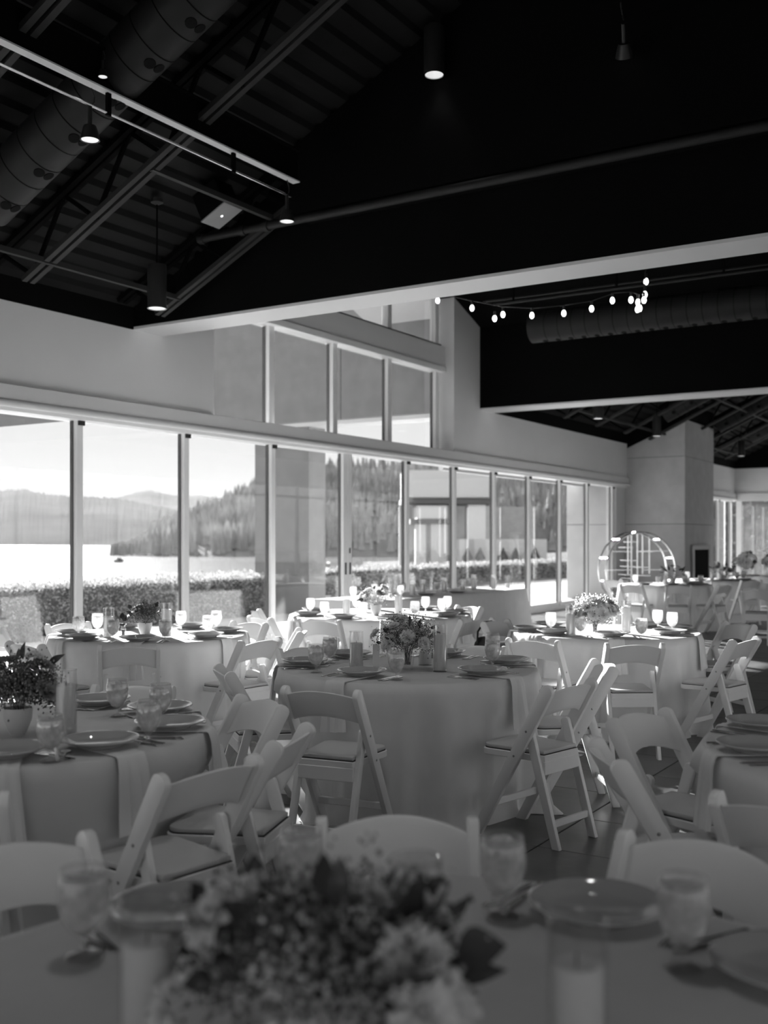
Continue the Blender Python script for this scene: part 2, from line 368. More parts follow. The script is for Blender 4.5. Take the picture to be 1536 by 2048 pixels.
# ------------------------------------------------------------------ roofs
def ribbed_roof(name, x0, x1):
    # trapezoid steel deck, ribs run along X
    mb = MB(); ys = []; y = 9.2; k = 0
    prof = []
    while y > RY:
        prof += [(y, 0), (y - .105, 0), (y - .125, .05), (y - .185, .05)]; y -= .205
    prof = [(max(RY, a), b_) for a, b_ in prof]
    vs = []; nn = len(prof)
    for x in (x0, x1):
        for (a, b_) in prof: vs.append((x, a, roofz(a) + b_ if a <= 8.8 else 4.14 - SLOPE * (a - 8.8) + b_))
    mb.add(vs, [(i, i + 1, nn + i + 1, nn + i) for i in range(nn - 1)])
    o = struct(mb.build(name, 'deck'))
    MB().add([(x0, 9.3, 4.05), (x1, 9.3, 4.05), (x1, RY, roofz(RY) + .15), (x0, RY, roofz(RY) + .15)], [(0, 1, 2, 3)]).build('roof_skin', 'black', o)
    MB().add([(x0, RY, roofz(RY) + .15), (x1, RY, roofz(RY) + .15), (x1, -3.8, 4.05), (x0, -3.8, 4.05)], [(0, 1, 2, 3)]).build('roof_skin', 'black', o)
    return o
ribbed_roof('ceiling', XBACK - .3, B1); ribbed_roof('ceiling_far', B2b, XEND + .3)
cm = sroot('ceiling_middle')
for x0, x1 in ((B1b, 13.275), (13.275, B2)):
    MB().add([(x0, YR, gablez(x0)), (x1, YR, gablez(x1)), (x1, 9.2, gablez(x1)), (x0, 9.2, gablez(x0)), (x0, YR, gablez(x0) + .2), (x1, YR, gablez(x1) + .2), (x1, 9.2, gablez(x1) + .2), (x0, 9.2, gablez(x0) + .2)],
             [(0, 1, 2, 3), (4, 5, 6, 7), (0, 1, 5, 4), (2, 3, 7, 6), (1, 2, 6, 5), (0, 3, 7, 4)]).build('roof_slope', 'black', cm)
struct(MB().prism([(B1b, ZB), (B2, ZB), (B2, 5.42), (13.275, gablez(13.275)), (B1b, 5.42)], 'y', YR - .3, YR).build('wall_gable_opposite', 'black'))

# open-web joists running up the slope
def joist():
    o = thing('roof_joist', '', 'roof joist', (0, 0, 0))
    y0, y1 = 8.13, 2.9
    zb = lambda y: 3.95 + SLOPE * (8.13 - y); zt = lambda y: roofz(y) - .03
    for dx in (-.045, .045):
        MB().bar((dx, y0, zb(y0)), (dx, y1, zb(y1)), .055, .045).build('bottom_chord', 'steel', o)
    for dx in (-.04, .04):
        MB().bar((dx, 8.7, zt(8.7)), (dx, y1, zt(y1)), .055, .05).build('top_chord', 'black', o)
    y = 8.5; k = 0
    while y > 3.4:
        a = (0, y, zt(y)) if k % 2 == 0 else (0, y, zb(y)); yb = y - .42
        b_ = (0, yb, zb(yb)) if k % 2 == 0 else (0, yb, zt(yb))
        if k == 0: b_ = (0, 8.05, zb(8.05)); yb = 8.05
        MB().bar(a, b_, .03, .035).build('web_bar', 'black', o); y = yb; k += 1
    return o
j0 = joist(); j0.location.x = 6.65
GJ = 'open-web roof joists'
j0['label'] = 'dark open-web roof joist between the spiral duct and the rod pendant'; j0['group'] = GJ
for x, l_ in ((8.40, 'dark open-web roof joist right beside the first dropped beam'), (4.85, 'dark open-web roof joist on the camera side of the spiral duct'), (3.05, 'dark open-web roof joist nearest the back wall')): dup(j0, loc=(x, 0, 0), label=l_)
for x in (19.8, 21.6, 23.4, 25.2, 27.0, 28.8, 30.6, 32.4): dup(j0, loc=(x, 0, 0), label='dark roof joist above the far bay beyond the second dropped beam', group='far bay joists')
# bridging angles between joists
def bridging(y, x0, x1, lab):
    zz = 3.95 + SLOPE * (8.13 - y)
    o = MB().bar((x0, y, zz), (x1, y, zz), .05, .05).build('bridging_bar', 'steel'); tag(o, lab, 'steel bar', 'bridging bars between joists')
for y, x0, x1 in ((7.84, 3.1, 8.4), (6.53, 6.65, 8.4)): bridging(y, x0, x1, 'thin grey steel bridging bar crossing between two roof joists')
for y in (7.84, 6.4, 5.0): bridging(y, 19.8, 32.4, 'thin grey bridging bar under the far bay roof')
# black steel beam, its lower flange coloured pale for the light it catches, light track beneath it
sb = thing('steel_beam', 'black steel roof beam with a lower flange coloured pale to look lit', 'beam', (0, 5.94, 4.85))
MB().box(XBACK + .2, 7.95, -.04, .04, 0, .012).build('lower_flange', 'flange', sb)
MB().box(XBACK + .2, 7.95, -.012, .012, .012, .30).build('web_plate', 'black', sb)
MB().box(XBACK + .2, 7.95, -.05, .05, .288, .30).build('upper_flange', 'black', sb)
tr = thing('light_track', 'thin pale light track pipe hung below the steel roof beam', 'light track', (0, 5.94, 4.70))
MB().tube([(XBACK + .3, 0, 0), (7.86, 0, 0)], .011, 8).build('track_pipe', 'metal', tr, smooth=True)
for x in (1.0, 3.0, 5.6, 7.04): MB().box(x - .02, x + .02, -.012, .012, -.02, .15).build('track_hanger', 'black', tr)
# pipe along the first dropped beam
pp = thing('ceiling_pipe', 'dark horizontal pipe running along the first black dropped beam', 'pipe', (8.33, 0, 4.65))
MB().tube([(0, 7.5, 0), (0, YR + .1, 0)], .042, 12).build('pipe_run', 'duct', pp, smooth=True)
for y in (7.45, 6.9, 6.6): MB().tube([(0, y - .03, 0), (0, y + .03, 0)], .055, 12).build('pipe_coupling', 'duct', pp, smooth=True)
for y in (7.2, 5.2, 3.2, 1.2): MB().box(-.01, .01, y - .01, y + .01, .03, roofz(y) - 4.75).build('pipe_hanger', 'black', pp)
# ducts
hole = MB().lathe([(.0, 0), (.045, 0), (.045, .0085), (0, .0085)], 14).mesh('vent_hole', 'dark')
def duct(name, a, b_, r, lab, hs=.42, hang=None, group=None):
    a, b_ = Vector(a), Vector(b_); d = (b_ - a); L = d.length; d.normalize()
    o = thing(name, lab, 'air duct', a, group=group)
    MB().tube([Vector((0, 0, 0)), d * L], r, 32).build('duct_shell', 'duct', o, smooth=True)
    k = .3
    while k < L:
        MB().tube([d * (k - .005), d * (k + .005)], r + .002, 32, cap=False).build('duct_seam', 'black', o, smooth=True); k += .23
    side = d.cross(Vector((0, 0, 1))).normalized(); up = side.cross(d)
    if up.z < 0: up = -up
    k = .25
    while k < L - .1:
        for ang in hang:
            nrm = (side * math.sin(R(ang)) - up * math.cos(R(ang)))
            h_ = link('vent_hole', hole, o, d * k + nrm * (r - .006)); h_.rotation_mode = 'QUATERNION'; h_.rotation_quaternion = nrm.to_track_quat('Z', 'Y')
        k += hs
    return o
def dz(y): return 4.14 + SLOPE * (8.8 - y) - .40
duct('spiral_duct', (5.75, 7.55, dz(7.55)), (5.75, 3.0, dz(3.0)), .225, 'perforated dark spiral duct climbing the near roof slope', .45, (14, -10))
duct('perforated_duct', (16.0, 7.12, 4.99), (16.0, -3.3, 4.99), .25, 'long horizontal dark duct with a row of round holes above string lights', .22, (10,))
duct('roof_duct', (24.0, 7.4, dz(7.4)), (24.0, 3.0, dz(3.0)), .225, 'dark duct on the far roof slope above the concrete pier', .45, (55,), group='far roof ducts')
duct('roof_duct', (27.9, 7.2, dz(7.2)), (27.9, 3.0, dz(3.0)), .225, 'dark duct on the far roof slope behind the concrete pier', .45, (55,), group='far roof ducts')
duct('roof_duct', (31.5, 7.2, dz(7.2)), (31.5, 3.0, dz(3.0)), .225, 'dark duct on the far roof slope near the end wall', .45, (55,), group='far roof ducts')
# tilted box with pale cover (speaker)
bx = thing('ceiling_box', 'black box with a pale square cover tilted to the roof slope', 'ceiling speaker', (7.92, 6.83, 4.68)); bx.rotation_euler = (-math.atan(SLOPE), 0, 0)
MB().box(-.13, .13, -.16, .16, .012, .30).build('box_housing', 'black', bx, bevel=.004)
cv = MB().box(-.135, .135, -.165, .165, 0, .012).build('box_cover', 'steelp', bx)
MB().lathe([(0, -.004), (.012, -.004), (.012, .002), (0, .002)], 10).build('indicator_lamp', 'led', cv)
bx2 = dup(bx, loc=(13.2, 2.6, 5.3), label='black box with pale cover above the string lights track')
# pendants
def pendant():
    o = thing('pendant_light', '', 'pendant light')
    MB().lathe([(0, .42), (.088, .42), (.092, .41), (.092, .01), (.092, 0), (.082, 0), (.082, .03), (0, .03)], 28).build('lamp_cylinder', 'blacks', o, smooth=True)
    ln = MB().lathe([(0, .028), (.03, .02), (.078, .004), (.082, .002)], 24).build('lamp_lens', 'lens', o, smooth=True)
    MB().lathe([(.083, .0), (.083, -.004), (.094, -.004), (.094, .003)], 28).build('lamp_trim', 'metal', o, smooth=True)
    return o
PEND_W = 60.0
p0 = pendant(); spots = ((7.5, 7.29, 3.75, 'black cylinder pendant light on a long rod beside the first dropped beam'),
                       (8.2, 4.6, 5.65, 'black cylinder pendant light high against the dark near roof'),
                       (18.64, 6.98, 3.75, 'black cylinder pendant light just behind the second dropped beam'),
                       (22.46, 7.08, 3.75, 'black cylinder pendant light in front of the concrete pier'),
                       (28.98, 6.84, 3.75, 'black cylinder pendant light past the concrete pier'),
                       (5.4, 4.6, 5.65, 'added unseen black cylinder pendant above the airy trailing bouquet table'), (2.4, 4.6, 5.65, 'added unseen black cylinder pendant above the bushy dark-leaved bouquet table'),
                       (5.4, 1.8, 5.65, 'added unseen black cylinder pendant above the table lacking a bouquet'), (2.4, 1.8, 5.65, 'added unseen black cylinder pendant above the big loose bouquet table'))  # last four pendants are added out of view to brighten the near tables
pends = [p0] + [dup(p0) for _ in spots[1:]]
for o, (x, y, z, lab) in zip(pends, spots):
    o.location = (x, y, z); o['label'] = lab; o['group'] = 'cylinder pendant lights'
    L = roofz(y) - z - .06
    ld = bpy.data.lights.new('pendant_lamp', 'SPOT'); ld.energy = PEND_W * (.04 if (x, y) == (8.2, 4.6) else 1); ld.spot_size = R(84); ld.spot_blend = .8; ld.shadow_soft_size = .07
    lo_ = link('pendant_lamp', ld, o, (0, 0, -.02))
    MB().tube([(0, 0, .42), (0, 0, L)], .008, 8).build('rod', 'black', o)
    MB().lathe([(0, L), (.06, L), (.06, L - .03), (.02, L - .05), (0, L - .05)], 18).build('canopy', 'steel', o, smooth=True)
# track spotlights
def spot():
    o = thing('track_spotlight', '', 'spotlight')
    MB().tube([(0, 0, 0), (0, 0, -.15)], .016, 8).build('stem', 'blacks', o, smooth=True)
    MB().lathe([(0, -.14), (.045, -.145), (.055, -.17), (.072, -.25), (.066, -.25), (.05, -.22)], 24).build('housing', 'blacks', o, smooth=True)
    MB().lathe([(0, -.225), (.03, -.222), (.062, -.246)], 24).build('lens', 'lens', o, smooth=True)
    MB().tube([(.02, 0, .02), (.06, .02, .05), (.07, .03, .10), (.03, .02, .15)], .005, 6).build('cord', 'blacks', o)
    return o
s0 = spot(); s0.location = (5.42, 5.94, 4.69); s0['label'] = 'black track spotlight with a bright lens below the perforated spiral duct'
dup(s0, loc=(7.8, 5.94, 4.70), label='black track spotlight at the end of the light track by the pipe')
s3 = dup(s0, loc=(8.0, 2.79, 5.55), label='dark angled spotlight hung high before the first dropped beam'); s3.rotation_euler = (R(10), R(-40), 0)
dup(s0, loc=(5.47, 5.86, 5.03), label='small dark spotlight beside the steel roof beam').scale = (.5, .5, .5)
# middle bay: rail with string lights
ra = thing('ceiling_rail', 'dark rail pipe spanning the middle bay above the string lights', 'rail', (13.5, 0, 4.84))
MB().tube([(0, 6.6, 0), (0, YR + .2, 0)], .02, 8).build('rail_pipe', 'duct', ra, smooth=True)
MB().tube([(.25, 6.9, .12), (.25, YR + .2, .12)], .016, 8).build('rail_pipe', 'duct', ra, smooth=True)
for y in (6.3, 4.8, 3.4, 2.0, .5): MB().box(-.012, .012, y - .012, y + .012, 0, 1.9).build('rail_hanger', 'black', ra)
SL = [(6.67, 4.62), (6.16, 4.46), (5.75, 4.34), (5.33, 4.27), (4.93, 4.26), (4.57, 4.27), (4.30, 4.33), (4.09, 4.32), (3.99, 4.27), (4.01, 4.20), (3.97, 4.20), (3.92, 4.29), (3.92, 4.36), (3.92, 4.52)]
sl = thing('string_lights', 'string of small lit bulbs sagging across the middle bay ceiling', 'string lights', (12.0, 0, 0))
pts = [(2.2, 8.79, 5.3), (0, 7.3, 4.9)]
for i, (y, z) in enumerate(SL): pts += [(0, y, z + .09)]
pts += [(0, 3.9, 4.7), (-2.86, 3.6, 5.2)]
MB().tube(pts, .006, 6).build('wire', 'blacks', sl)
bme = MB().lathe([(0, -.045), (.014, -.042), (.026, -.02), (.027, 0), (.02, .02), (.012, .032), (0, .034)], 12).mesh('bulb', 'bulb', smooth='all')
sme = MB().lathe([(0, .03), (.014, .03), (.014, .085), (0, .085)], 10).mesh('socket', 'blacks', smooth=True)
for y, z in SL + [(5.84, 4.29)]:
    b_ = link('bulb', bme, sl, (rnd.uniform(-.05, .05), y, z)); link('socket', sme, b_)

# fireplace in the pier
fp = thing('fireplace', 'black fireplace opening with a bright metal frame in the concrete pier', 'fireplace', (26.8, YPIER, 0))
MB().box(-.68, .68, -.03, 0, .1, 1.28).build('firebox', 'dark', fp)
for a in ((-.8, -.66, .0, 1.38), (.66, .8, .0, 1.38), (-.66, .66, 1.26, 1.38)):
    MB().box(a[0], a[1], -.07, -.002, a[2], a[3]).build('fireplace_frame', 'rivet', fp, bevel=.012, seg=2)

# ------------------------------------------------------------------ outdoors
patio = sroot('floor_terrace')
k = 0
sl_me = {}
for i in range(-4, 26):
    x0 = i * 1.8 - 3
    for y0, y1 in ((9.1, 11.2), (11.22, 13.32)):
        MB().box(x0 + .008, x0 + 1.792, y0, y1, -.12, -.02).build('paving_slab', 'patio', patio, bevel=.006)
struct(MB().box(-40, 80, 9.1, 15.2, -.4, -.05).build('floor_terrace_base', 'patio'))
# deep eaves over the terrace along the near and far bays, fin walls and outdoor piers
def eaves(name, x0, x1, ye=11.7):
    o = struct(MB().box(x0, x1, 9.1, ye, 2.92, 3.1).build(name, 'roofout'))
    MB().box(x0, x1, ye, ye + .1, 2.86, 3.3).build('fascia_board', 'trim', o)
    for x in ([5.0, 6.7, 8.35] if x0 < 0 else [20.5, 22.5]):
        MB().lathe([(0, 2.905), (.09, 2.905), (.1, 2.92), (0, 2.92)], 20, (x, 9.6, 0)).build('soffit_lamp', 'metal', o, smooth=True)
    MB().add([(x0, 9.1, 4.15), (x1, 9.1, 4.15), (x1, ye + .1, 3.3), (x0, ye + .1, 3.3)], [(0, 1, 2, 3)]).build('eaves_roof', 'roofout', o)
eaves('ceiling_eaves', -12, B1); eaves('ceiling_eaves_far', B2b, XE, 9.9)
fin = sroot('wall_fin_outdoor')
MB().prism([(9.25, ZB), (15.8, ZB), (15.8, 7.0), (9.25, 7.0)], 'x', B2, B2b).build('fin_panel', 'concrete_out', fin)
MB().box(B2 - .002, B2b + .002, 11.9, 11.915, ZB, 7.0).build('fin_joint', 'seam', fin)
MB().box(B2 - .01, B2b + .01, 9.25, 15.8, ZB - .08, ZB).build('fin_soffit', 'trim', fin)
MB().box(B2, B2b, 12.7, 14.1, -.1, ZB - .08).build('fin_pier', 'concrete_out', fin)
MB().add([(B1, 9.25, 5.5), (13.275, 9.25, 7.1), (13.275, 11.2, 7.1), (B1, 11.2, 5.5)], [(0, 1, 2, 3)]).build('gable_overhang', 'wall', fin)
MB().add([(B2b, 9.25, 5.5), (13.275, 9.25, 7.1), (13.275, 11.2, 7.1), (B2b, 11.2, 5.5)], [(0, 1, 2, 3)]).build('gable_overhang', 'wall', fin)
# lawn, lake, hills
struct(MB().add([(16, 15.2, -.05), (90, 15.2, -.05), (140, 9, -.05), (170, 60, -.05), (62, 40, -.05), (40, 27.5, -.05), (22, 15.4, -.05)], [(0, 1, 2, 3, 4, 5, 6)]).build('ground_lawn', 'lawn'))
struct(MB().add([(38, 9.1, -.06), (200, 9.1, -.06), (200, -60, -.06), (38, -60, -.06)], [(0, 1, 2, 3)]).build('ground_lawn_side', 'lawn'))
struct(MB().add([(-60, -3.7, -.06), (60, -3.7, -.06), (60, -60, -.06), (-60, -60, -.06)], [(3, 2, 1, 0)]).build('ground_opposite', 'patio'))
struct(MB().add([(-60, -60, -.07), (-5.3, -60, -.07), (-5.3, 15, -.07), (-60, 15, -.07)], [(0, 1, 2, 3)]).build('ground_back', 'patio'))
struct(MB().add([(-40, 15.2, -.2), (80, 15.2, -.2), (90, 24, -4.2), (-60, 24, -4.2)], [(0, 1, 2, 3)]).build('ground_bank', 'hill'))
struct(MB().add([(-3000, 20, -4), (6000, 20, -4), (6000, 9000, -4), (-3000, 9000, -4)], [(0, 1, 2, 3)]).build('lake', 'lake'))
def bearing(u, d): return (d * (ca + u * sa), d * (sa - u * ca))
def interp(pts, x):
    if x <= pts[0][0]: return pts[0][1]
    for (a, b_), (c_, d_) in zip(pts, pts[1:]):
        if x <= c_: return b_ + (d_ - b_) * (x - a) / (c_ - a)
    return pts[-1][1]
def hillmesh(name, prof, d0, d1, d2, lab, n=240, jag=0., x0=-300, x1=1700, z0=-4.2, mt_='hill'):
    # prof: (horizontal bearing tangent*2106 offset, ridge height in metres); slope rises from shore d0 to ridge d1
    mb = MB(); rows = 9; g = random.Random(3)
    for i in range(n + 1):
        bx_ = x0 + (x1 - x0) * i / n; u = (bx_ - 768) / F_PX
        zr = interp(prof, bx_)
        for j in range(rows):
            t_ = j / (rows - 2) if j < rows - 1 else 1
            d = d0 + (d1 - d0) * min(1, t_) if j < rows - 1 else d2
            z = z0 + (zr - z0) * (t_ ** .8) if j < rows - 1 else z0
            if 0 < j < rows - 1: z += g.uniform(-1, 1) * jag * min(1, .3 + t_)
            x, y = bearing(u, d); mb.v.append((x, y, z))
    for i in range(n):
        for j in range(rows - 1):
            a = i * rows + j; mb.f.append((a, a + 1, a + rows + 1, a + rows))
    return tag(mb.build(name, mt_, smooth='all'), lab, 'hill')
def zpx(y, d): return 1.5 + (1080 - y) / F_PX * d
NEAR = [(212, 1122), (225, 1108), (260, 1098), (300, 1075), (350, 1055), (400, 1033), (450, 1012), (500, 992), (560, 972), (620, 955), (700, 942), (760, 940), (900, 935), (1100, 940), (1500, 950)]
hp = [(a, zpx(y, 480)) for a, y in NEAR]; hp[0] = (212, -4.6)
hillmesh('forested_hill', hp, 350, 480, 700, 'dark forested hillside sloping down to the lake point', x0=205, x1=1900, jag=.6)
MID = [(-300, 985), (0, 980), (50, 978), (100, 988), (150, 992), (200, 993), (270, 1003), (330, 1015), (400, 1032), (480, 1050), (600, 1075)]
M['hillfar'] = mat('distant_forest', .09, .95, spec=0., var=.35, scale=.01)
hillmesh('distant_hill', [(a, zpx(y, 1700)) for a, y in MID], 1100, 1700, 2200, 'broad hazy hill across the lake', n=420, jag=2.2, x0=-400, x1=620, mt_='hillfar')
FAR = [(150, 1030), (200, 1003), (240, 993), (270, 985), (295, 980), (320, 984), (345, 989), (400, 991), (440, 996), (520, 1010), (600, 1030)]
hillmesh('distant_peak', [(a, zpx(y, 5200)) for a, y in FAR], 4000, 5200, 6000, 'pale far mountain peak behind the hills', n=200, jag=2, x0=100, x1=650, mt_='hillfar')
# conifers of the hillside: beyond counting
g = random.Random(11); mb = MB()
for k in range(3600):
    bx_ = g.uniform(222, 1250) if k % 3 else g.uniform(222, 720); t_ = g.random() ** .8
    zr = interp(hp, bx_); d = 352 + 128 * t_; z = -4.2 + (zr + 4.2) * (t_ ** .8); x, y = bearing((bx_ - 768) / F_PX, d)
    h = g.uniform(4.5, 8.5) * (.6 if bx_ < 300 else 1); r = h * g.uniform(.14, .22); a0 = g.uniform(0, 6)
    for (zz, rr, tt) in ((.08, 1.0, .62), (.40, .72, .85), (.66, .42, 1.0)):
        o = len(mb.v); mb.v += [(x + r * rr * math.cos(a0 + q * 1.2566), y + r * rr * math.sin(a0 + q * 1.2566), z + h * zz) for q in range(5)] + [(x, y, z + h * tt)]
        mb.f += [(o + q, o + (q + 1) % 5, o + 5) for q in range(5)]
tag(mb.build('conifer_forest', 'tree', fix=False), 'dense dark conifers covering the hillside above the lake', 'forest', kind='stuff')
# haze over the lake
hz = MB().box(-2500, 7000, 90, 8000, -4.5, 90).build('lake_haze', None); struct(hz); hz['kind'] = 'stuff'; tag(hz, 'thin bright haze hanging over the lake', 'haze')
m = bpy.data.materials.new('haze'); m.use_nodes = True; t = m.node_tree; t.nodes.clear()
o_ = t.nodes.new('ShaderNodeOutputMaterial'); vs_ = t.nodes.new('ShaderNodeVolumeScatter'); vs_.inputs['Density'].default_value = .00008; vs_.inputs['Anisotropy'].default_value = 0.0
vs_.inputs['Color'].default_value = (1, 1, 1, 1); t.links.new(vs_.outputs[0], o_.inputs['Volume']); hz.data.materials.append(m)
# hedges beside the terrace
def hedge(name, x0, x1, y0, y1, h, n, lab, seed, sz=.05):
    o = thing(name, lab, 'hedge', ((x0 + x1) / 2, (y0 + y1) / 2, -.1)); g = random.Random(seed)
    L, Wd = (x1 - x0) / 2, (y1 - y0) / 2
    MB().box(-L + .06, L - .06, -Wd + .06, Wd - .06, 0, h - .05).build('hedge_core', 'hedgecore', o)
    mb = MB()
    for k in range(n):
        f = g.random()
        if f < .5: p = Vector((g.uniform(-L, L), -Wd + g.uniform(-.03, .08), g.uniform(0, h)))
        elif f < .9: p = Vector((g.uniform(-L, L), g.uniform(-Wd, Wd), h + g.uniform(-.07, .05) + .05 * math.sin(k)))
        else: p = Vector((g.choice((-L, L)) + g.uniform(-.05, .05), g.uniform(-Wd, Wd), g.uniform(0, h)))
        a = Vector((g.uniform(-1, 1), g.uniform(-1, 1), g.uniform(-.3, 1))).normalized() * sz * g.uniform(.6, 1.4); b_ = a.cross(Vector((g.uniform(-1, 1), g.uniform(-1, 1), g.uniform(-1, 1)))).normalized() * sz * .45
        mb.add([p - b_, p + a * .5 - b_ * .3, p + a, p + b_], [(0, 1, 2, 3)])
    tag(mb.build('hedge_foliage', 'hedge', o, fix=False), kind='stuff')
hedge('clipped_hedge', 1.0, 17.2, 13.6, 14.8, .86, 26000, 'long clipped hedge at the terrace edge before the lake', 5)
hedge('clipped_hedge', 21.6, 44.0, 17.5, 18.6, .7, 9000, 'clipped hedge beside the lawn in front of the stand-in pavilion', 6, .08)
hedge('tall_hedge', 43.0, 45.0, -3.0, 11.5, 3.6, 7000, 'tall dark hedge outside the far end windows', 61, .16)
hedge('tall_hedge', 46.0, 80.0, 14.0, 15.6, 3.2, 9000, 'tall dark hedge row beyond the far lawn', 62, .16)
for i, (x, y, r) in enumerate([(9.6, 12.9, .30), (10.5, 12.95, .27), (8.6, 12.9, .28), (7.5, 12.95, .3)]):
    o = thing('flower_bush', 'low rounded flowering bush in front of the clipped hedge', 'bush', (x, y, -.02), group='low bushes along the hedge'); mb = MB(); g = random.Random(40 + i)
    for k in range(700):
        d = Vector((g.gauss(0, 1), g.gauss(0, 1), abs(g.gauss(0, 1)))).normalized() * r * g.uniform(.8, 1.05); a = Vector((g.uniform(-1, 1), g.uniform(-1, 1), g.uniform(-1, 1))).normalized() * .03; b_ = a.cross(d).normalized() * .02
        mb.add([d - b_, d + a, d + b_, d - a * .6], [(0, 1, 2, 3)])
    tag(mb.build('bush_foliage', 'leafm', o, fix=False), kind='stuff'); MB().lathe([(0, r * .8), (r * .5, r * .7), (r * .8, r * .3), (r * .7, 0), (0, 0)], 12).build('bush_core', 'hedgecore', o)
# made-up pavilion on the lawn, standing in for bright shapes in the panes
pv = thing('standin_pavilion', 'made-up white pavilion standing in for bright shapes in the right-hand panes', 'pavilion', (53.5, 27.5, 0), R(-55))
def PB(n_, a, mt_='white', par=pv): return MB().box(*a).build(n_, mt_, par)
PB('base_wall', (-.8, 4.2, -.3, 3.0, 0, 1.55)); PB('upper_band', (-3.9, .9, -.3, 3, 3.9, 5.45)); PB('lower_band', (-3.2, -1.5, -.3, 3, 2.7, 3.45))
PB('roof_band', (-4.0, 1.2, -.5, 3.2, 3.55, 3.85), 'roofout'); PB('roof_band', (-3.6, -1.0, -.5, 3.2, 2.4, 2.68), 'roofout')
for x0, x1 in ((-3.3, -2.7), (-2.4, -1.5), (-.3, .7)): PB('panel_post', (x0, x1, -.3, .1, 0, 2.4 if x0 < -1 else 3.5))
PB('back_wall', (-4, 4.2, 3.0, 3.3, 0, 3.5), 'concrete')
for i, x in enumerate((-.4, .3, 1.6, 2.3, 3.4)):
    o = thing('potted_shrub', 'small dark shrub standing before the stand-in pavilion wall', 'shrub', (53.5 + math.cos(R(-55)) * x + math.sin(R(-55)) * .9, 27.5 + math.sin(R(-55)) * x - math.cos(R(-55)) * .9, 0), group='shrubs at the stand-in pavilion')
    MB().lathe([(0, 1.1), (.11, .9), (.31, .5), (.25, .25), (0, .2)], 9).build('shrub_crown', 'hedgecore', o, smooth=True); MB().tube([(0, 0, 0), (0, 0, .3)], .05, 6).build('shrub_stem', 'stem', o)
# boats
for (bx_, d, sc, lab) in ((238, 260, 1.0, 'tiny dark motor boat out on the bright lake'), (645, 200, 1.6, 'white moored boat below the forested hillside'), (735, 180, 1.5, 'white cabin boat at the dock beside the lawn')):
    x, y = bearing((bx_ - 768) / F_PX, d); o = thing('motor_boat', lab, 'boat', (x, y, -4), R(20))
    mt_ = 'hill' if bx_ < 300 else 'boat'
    MB().add([(-1.6 * sc, -.5 * sc, 0), (1.2 * sc, -.5 * sc, 0), (2 * sc, 0, .1), (1.2 * sc, .5 * sc, 0), (-1.6 * sc, .5 * sc, 0), (-1.7 * sc, -.65 * sc, .6 * sc), (1.3 * sc, -.65 * sc, .7 * sc), (2.4 * sc, 0, .8 * sc), (1.3 * sc, .65 * sc, .7 * sc), (-1.7 * sc, .65 * sc, .6 * sc)],
             [(0, 1, 2, 3, 4), (5, 6, 7, 8, 9), (0, 1, 6, 5), (1, 2, 7, 6), (2, 3, 8, 7), (3, 4, 9, 8), (4, 0, 5, 9)]).build('hull', mt_, o)
    MB().box(-.6 * sc, .7 * sc, -.4 * sc, .4 * sc, .6 * sc, 1.15 * sc).build('cabin', mt_, o, bevel=.08)

